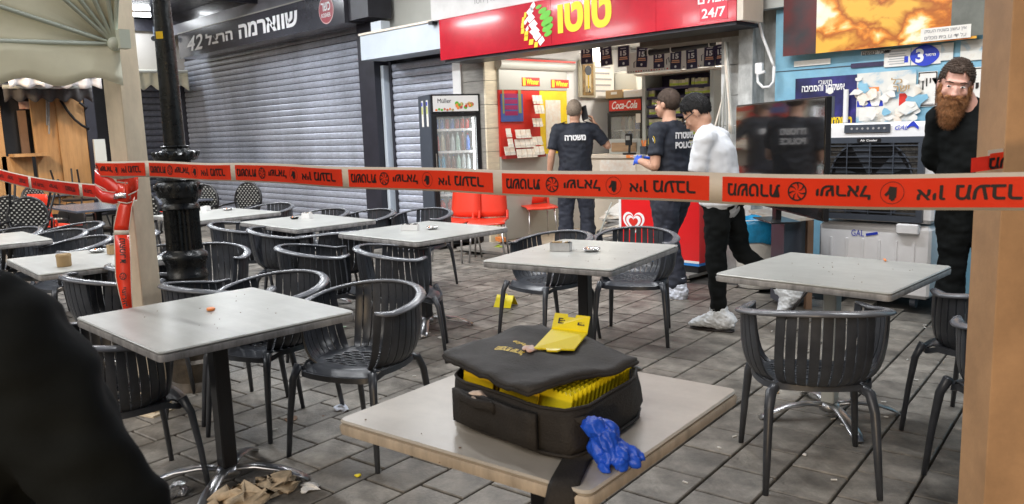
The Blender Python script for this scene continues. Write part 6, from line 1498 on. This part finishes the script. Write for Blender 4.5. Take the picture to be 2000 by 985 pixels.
        m = MB(); m.add([hd+HR@p for p in pts], faces); rs_ = random.Random(5); ln = .006 if hairstyle == 'buzz' else .009
        for _ in range(3600):
            f = rs_.choice(faces); c = sum((pts[k]*w_ for k, w_ in zip(f, (lambda a: [x/sum(a) for x in a])([rs_.random()+.05 for _ in range(4)]))), Vector()); nn = Vector((c.x, c.y-.018, c.z-.026)).normalized(); dn_ = (Vector((0, .35, -1))-nn*Vector((0, .35, -1)).dot(nn)); dd = (nn*rs_.uniform(.25, .8)+dn_*rs_.uniform(.3, .9)+Vector((rs_.uniform(-.3, .3), rs_.uniform(-.3, .3), rs_.uniform(-.2, .2)))).normalized()*ln*rs_.uniform(.6, 1.3); sdv = dd.cross(nn).normalized()*.0011
            m.add([hd+HR@(c-sdv), hd+HR@(c+sdv), hd+HR@(c+dd)], [(0, 1, 2)])
        ho = m.build('hair', hair, t, smooth=True, local=True, solid=.003)
        bmx = bmesh.new(); bmx.from_mesh(ho.data); bmesh.ops.remove_doubles(bmx, verts=bmx.verts, dist=1e-5); bmesh.ops.delete(bmx, geom=[v for v in bmx.verts if not v.link_faces], context='VERTS'); bmesh.ops.recalc_face_normals(bmx, faces=bmx.faces); bmx.to_mesh(ho.data); bmx.free(); ho.data.shade_smooth()
    # eyes, brows
    for s in (-1, 1):
        MB().ell(hd+HR@Vector((s*.031, -.0835, -.006)), (.0118, .0062, .0056), HR, 10, 7).build('eye', 'paper', t, smooth=True, local=True)
        MB().ell(hd+HR@Vector((s*.031-.002, -.0895, -.006)), (.0050, .0036, .0052), HR, 10, 7).build('iris', 'ink', t, smooth=True, local=True)
        MB().tube([hd+HR@Vector((s*.015, -.094, .014)), hd+HR@Vector((s*.034, -.092, .019)), hd+HR@Vector((s*.052, -.080, .013))], [.003, .004, .0025], 6).build('eyebrow', hair, t, smooth=True, local=True)
    MB().tube([hd+HR@Vector((-.024, -.091, -.071)), hd+HR@Vector((0, -.0965, -.069)), hd+HR@Vector((.024, -.091, -.071))], [.003, .005, .003], 7, dome=True).build('mouth', mat('lips', (.42, .16, .13), .5), t, smooth=True, local=True)
    if beard:
        m = MB()
        def be(c, r): m.ell(hd+HR@Vector(c), r, HR, 14, 9)
        for s in (-1, 1): be((s*.070, .0, -.045), (.016, .032, .05)); be((s*.056, -.03, -.085), (.024, .036, .04)); be((s*.040, -.05, -.115), (.032, .036, .04)); be((s*.024, -.098, -.060), (.026, .010, .010))
        be((0, -.065, -.12), (.056, .042, .045)); be((0, -.072, -.155), (.060, .042, .045)); be((0, -.072, -.19), (.048, .036, .04)); be((.004, -.07, -.212), (.034, .026, .028)); be((0, -.096, -.092), (.030, .014, .014))
        m.v = [hd+HR@(Matrix.Diagonal((.90, 1, .88))@(HR.inverted()@(q-hd))) for q in m.v]; o = m.build('beard', 'beard'); remesh(o, .0036, 2, amp=.003, nsc=24, amp2=.003, nsc2=90); o.parent = t
        vs = [(v.co.copy(), v.normal.copy()) for v in o.data.vertices]; rs_ = random.Random(3); m = MB()
        for _ in range(7000):
            c, nv = rs_.choice(vs); rel = c-(hd+HR@Vector((0, -.03, -.02))); dd = (nv*rs_.uniform(.15, .6)+Vector((rel.x*2, -.1, -1))*rs_.uniform(.4, .9)+Vector((rs_.uniform(-.35, .35), rs_.uniform(-.35, .35), rs_.uniform(-.2, .2)))).normalized()*rs_.uniform(.012, .032); sdv = dd.cross(nv)
            if sdv.length < 1e-6: continue
            sdv = sdv.normalized()*.0013; m.add([c-sdv-nv*.002, c+sdv-nv*.002, c+dd], [(0, 1, 2)])
        m.build('beard_hair', 'beard', t, local=True, fix=False)['kind'] = 'stuff'
    t.location = loc; t.rotation_euler = (0, 0, R(deg)); t.scale = (scale,)*3
    t['hd'] = list(hd); return t, V, HR, hd
# -- first officer, back to the viewer, phone at his right ear
p = PZ(1128, 500)
pdir = 222
t, V, HR, hd = person('grey-haired officer in navy uniform shirt seen from behind, phone at right ear', (p.x, p.y, .025), pdir,
    dict(sR=(-.195, .0, 1.43), eR=(-.37, -.04, 1.22), wR=(-.225, -.02, 1.475), hdR=(.42, -.05, 1), hnR=(1, .1, 0), sL=(.195, 0, 1.43), eL=(.27, .03, 1.15), wL=(.30, -.03, .92), curl=.75, kL=(.12, -.02, .5), aL=(.13, .02, .09), kR=(-.12, -.02, .5), aR=(-.13, .02, .09)),
    dict(shirt='navy', trousers='navy2', shoes=('shoe', 'shoe'), sleeve=.82, collar=True, baggy=.022, amp=.010), hair='hairgrey', scale=1.0, headrot=(0, 0, -12), fat=1.12, hairstyle='buzz')
MB().box((-.108, .012, 1.600), (.020, .078, .160), rot=Euler((R(18), R(-10), R(52))).to_matrix(), bev=.005).build('phone', 'black', None).parent = t
text('משטרה', .062, 'lettering', t, (0, .165, 1.33), (-1, 0, 0), (0, 0, 1), bold=.05, width=.235, lift=.012, local=True)
for o in [x for x in bpy.data.objects if x.name.startswith('lettering') and x.parent is t]:
    for v in o.data.vertices: v.co.y = .150+.012-.6*v.co.x**2
for s in (-1, 1): MB().box((s*.14, .02, 1.498), (.10, .05, .008), rot=Euler((0, R(s*16), 0)).to_matrix()).build('epaulette', 'navy', t, local=True)
MB().tube([(-.17, -.12, .93), (0, .155, .955), (.17, -.12, .93)], .02, 6).build('belt', 'black', t, local=True)
# -- second officer in profile with blue gloves
p = PZ(1312, 574)
t, V, HR, hd = person('officer in navy uniform with blue gloves and bagged shoes, turned to the left', (p.x, p.y, 0), 262,
    dict(che=(0, -.02, 1.28), nb=(0, -.01, 1.46), hd=(0, -.05, 1.635), sL=(.19, .01, 1.42), eL=(.25, .05, 1.12), wL=(.17, -.20, 1.16), hnL=(-1, 0, -.4), sR=(-.18, -.04, 1.42), eR=(-.24, -.12, 1.16), wR=(-.02, -.28, 1.17), hnR=(.6, 0, -.8), curl=.5,
         hL=(.09, .01, .92), kL=(.09, .02, .50), aL=(.09, .16, .09), hR=(-.09, 0, .92), kR=(-.10, -.14, .52), aR=(-.11, -.16, .09)),
    dict(shirt='navy', trousers='navy2', shoes=('bag', 'bag'), sleeve=.72, collar=True, baggy=.030, gloves=True), skin='skin', hair='hairbrown', headrot=(0, 0, 10), fat=1.14, hairstyle='buzz')
for o in (text('משטרה', .055, 'lettering', t, (.02, .158, 1.37), (-1, 0, 0), (0, 0, 1), bold=.05, width=.21, lift=.012, local=True), text('POLICE', .055, 'lettering', t, (.02, .158, 1.29), (-1, 0, 0), (0, 0, 1), bold=.05, width=.21, lift=.012, local=True)):
    for v in o.data.vertices: v.co.y = .158+.012-.6*v.co.x**2-.01*(1.33-v.co.z)
for (r, m_, dx) in ((.046, 'yellow', .0), (.040, 'navy', .002), (.030, 'lettering', .004), (.016, 'blueprint', .006)):
    MB().poly([Vector((.268+dx, .03+r*math.cos(a)*.85, 1.335+r*math.sin(a)*(1.15 if math.sin(a) < 0 else .95))) for a in (2*math.pi*k/20 for k in range(20))], (.0015, 0, 0)).build('shoulder_patch', m_, t, local=True)
tag(MB().box((0, 0, 0), (.10, .06, .035), bev=.006).build('small_device', 'greyprint'), 'small grey device held in the blue-gloved hands', 'device').location = Vector((p.x, p.y, 0))+Matrix.Rotation(R(262), 3, 'Z')@Vector((.04, -.335, 1.19))
# -- man in white T-shirt, glasses, looking down, walking left
p = PZ(1403, 640)
t, V, HR, hd = person('dark-haired man in white T-shirt and glasses looking down, white shoe covers on', (p.x, p.y, 0), 285,
    dict(pel=(0, .02, .94), wai=(0, -.01, 1.07), che=(0, -.04, 1.25), nb=(0, -.09, 1.41), hd=(0, -.17, 1.535), sL=(.19, -.05, 1.36), eL=(.22, -.10, 1.07), wL=(.12, -.28, 1.0), sR=(-.19, -.05, 1.36), eR=(-.22, -.12, 1.08), wR=(-.1, -.3, 1.0),
         hL=(.09, 0.02, .91), kL=(.09, .01, .50), aL=(.09, .03, .095), hR=(-.09, .03, .91), kR=(-.10, .14, .54), aR=(-.10, .47, .27), fR=(0, -.55, -.85)),
    dict(shirt='whitecloth', trousers='blackcloth', shoes=('cover', 'cover'), sleeve=.8, hem=.04, amp=.006), skin='skin', hair='hairdark', headrot=(38, 0, 6), fat=1.12)
def gl_(*pts, r=.0022): MB().tube([hd+HR@Vector(q) for q in pts], r, 6).build('glasses_wire', 'black', t, local=True)
for s in (-1, 1):
    gl_(*[(s*.033+.021*math.cos(a), -.103, -.008+.015*math.sin(a)) for a in (2*math.pi*k/14 for k in range(15))]); gl_((s*.054, -.10, -.004), (s*.080, -.05, .0), (s*.082, .01, .0), r=.003)
gl_((-.012, -.105, -.004), (.012, -.105, -.004))
MB().tube([(.04, .152, .965), (.0, .158, .962), (-.05, .150, .965)], .004, 6).build('pocket_zip', 'alu', t, local=True)
# -- bearded man
q = PD(1905, 300, 5.2); bang = 30
t, V, HR, hd = person('big man with long ginger beard and black T-shirt looking out beside the pillar', (q.x, q.y, 0), bang,
    dict(hd=(-.150, -.10, 1.560), nb=(-.05, -.02, 1.43), sL=(.21, .0, 1.43), sR=(-.215, -.01, 1.38), eL=(.28, .02, 1.14), eR=(-.235, .05, 1.10), wL=(.2, -.18, 1.0), wR=(-.06, .20, .98)),
    dict(shirt='blackcloth', trousers='blackcloth', shoes=('shoe', 'shoe'), sleeve=1.5, hem=.04, baggy=.02), skin='skinpink', hair='hairbrown', scale=1.06, headrot=(8, 9, -10), beard=True, fat=1.3, vox=.006, hs=1.17)
# -- near person in black at bottom left
q = C0+FW.xy.to_3d().normalized()*.92+Vector((FW.y, -FW.x, 0)).normalized()*-.80
t, V, HR, hd = person('person in black long-sleeved shirt seen very close from behind at bottom left', (q.x, q.y, 0), 226,
    dict(sR=(-.20, .0, 1.24), sL=(.20, 0, 1.25), che=(0, 0, 1.13), nb=(0, -.01, 1.30), hd=(.02, -.05, 1.46), pel=(0, 0, .85), wai=(0, 0, .97), eR=(-.33, .02, .97), wR=(-.22, -.16, .90), hL=(.09, 0, .82), hR=(-.09, 0, .82), kL=(.1, -.01, .45), kR=(-.1, -.01, .45)), dict(shirt='blackcloth', trousers='blackcloth', shoes=('shoe', 'shoe'), sleeve=1.5, amp=.022, hem=.05), skin='skin', hair='hairdark', fat=1.25)
# ================================================================== LITTER AND FLOOR MARKERS
def tent(px, py, deg, label, s=.1):
    p = PZ(px, py); t = thing('evidence_marker', label, 'marker', p, 'yellow evidence markers on the ground'); t.rotation_euler = (0, 0, R(deg))
    for k in (-1, 1): MB().poly([Vector((-s*.6, k*s*.55, .002)), Vector((s*.6, k*s*.55, .002)), Vector((s*.6, 0, s*.72)), Vector((s*.15, 0, s*.72)), Vector((s*.12, 0, s*.82)), Vector((-s*.12, 0, s*.82)), Vector((-s*.15, 0, s*.72)), Vector((-s*.6, 0, s*.72))], (0, k*.003, 0)).build('marker_plate', 'marker', t, local=True)
tent(988, 598, 20, 'yellow tent marker on the paving left of the centre table', .13)
tent(638, 510, 60, 'yellow marker glimpsed between chairs before the narrow shutter', .12)
tent(1318, 548, 80, 'yellow marker behind the bagged shoe by the freezer', .12)
def crumple(px, py, r, label, m, flat=.35, name='paper_litter'):
    p = PZ(px, py); o = MB().ell(p+ZU*r*flat*.6, (r, r*.7, r*flat), Matrix.Rotation(random.random()*3, 3, 'Z'), 14, 9).build(name, m, smooth=True)
    for v in o.data.vertices: v.co += Vector((noise.noise(v.co*40), noise.noise(v.co*40+Vector((7, 1, 2))), .6*noise.noise(v.co*40+Vector((1, 8, 3)))))*r*.7; v.co.z = max(v.co.z, .001)
    return tag(o, label, 'litter')
for a in ((570, 820, .04, 'reddish brown scrap on the paving under the nearest armchair', M['wooddark'], .12), (540, 955, .09, 'yellowish crumpled tissue by the left table foot', M['tissue'], .4), (605, 955, .05, 'white paper scrap right of the left table foot', M['paper'], .1), (345, 968, .05, 'ball of crumpled foil beside the person in black', M['foil'], .7), (470, 985, .14, 'brown dusty rag under the left table', M['tissue'], .25),
          (980, 650, .012, 'tiny brown scrap behind the bag', M['rust'], .5), (860, 660, .02, 'tiny white scrap behind the bag lid', M['paper'], .2), (670, 640, .025, 'pale green wrapper on the paving beyond the nearest armchair', mat('wrapper', (.45, .6, .45), .5), .2), (665, 800, .045, 'clear crumpled plastic under the nearest armchair', M['bagwhite'], .3), (1405, 875, .012, 'tiny white butt right of the near table', M['paper'], .4), (1572, 890, .012, 'tiny pale scrap under the right armchair', M['paper'], .4), (1730, 815, .012, 'tiny pale scrap by the right table foot', M['paper'], .4), (1515, 768, .02, 'small orange scrap by the foot of the right table', M['tissue'], .4), (700, 930, .02, 'small yellow scrap beside the near table', M['marker'], .3)):
    crumple(*a)
for k in range(26):
    px, py = random.uniform(480, 1850), random.uniform(560, 960); p = PZ(px, py)
    d = Vector((math.cos(k*2.4), math.sin(k*2.4), 0))*.012; tag(MB().tube([p-d+ZU*.005, p+d+ZU*.005], .0035, 6).build('cigarette_end', 'paper'), 'tiny pale cigarette end lying on the paving', 'cigarette end', 'cigarette ends on the paving')
for nm, cx3, cy3 in (('on the left stone-look table', -3.2, 1.36), ('on the cream foreground table', -1.55, 1.25), ('on the centre table', -3.0, 3.45), ('on the right table', -1.6, 3.7)):
    mb = MB()
    for k in range(16):
        p = Vector((cx3+random.uniform(-.3, .3), cy3+random.uniform(-.28, .28), .742)); mb.ell(p, (random.uniform(.0015, .004), random.uniform(.0012, .003), .0012), Matrix.Rotation(random.random()*3, 3, 'Z'), 6, 4)
    tag(mb.build('crumbs', 'wooddark'), 'scattered dark crumbs lying '+nm, 'crumbs', 'crumbs on the tables', 'stuff')
bpy.data.scenes.remove(SIDE)
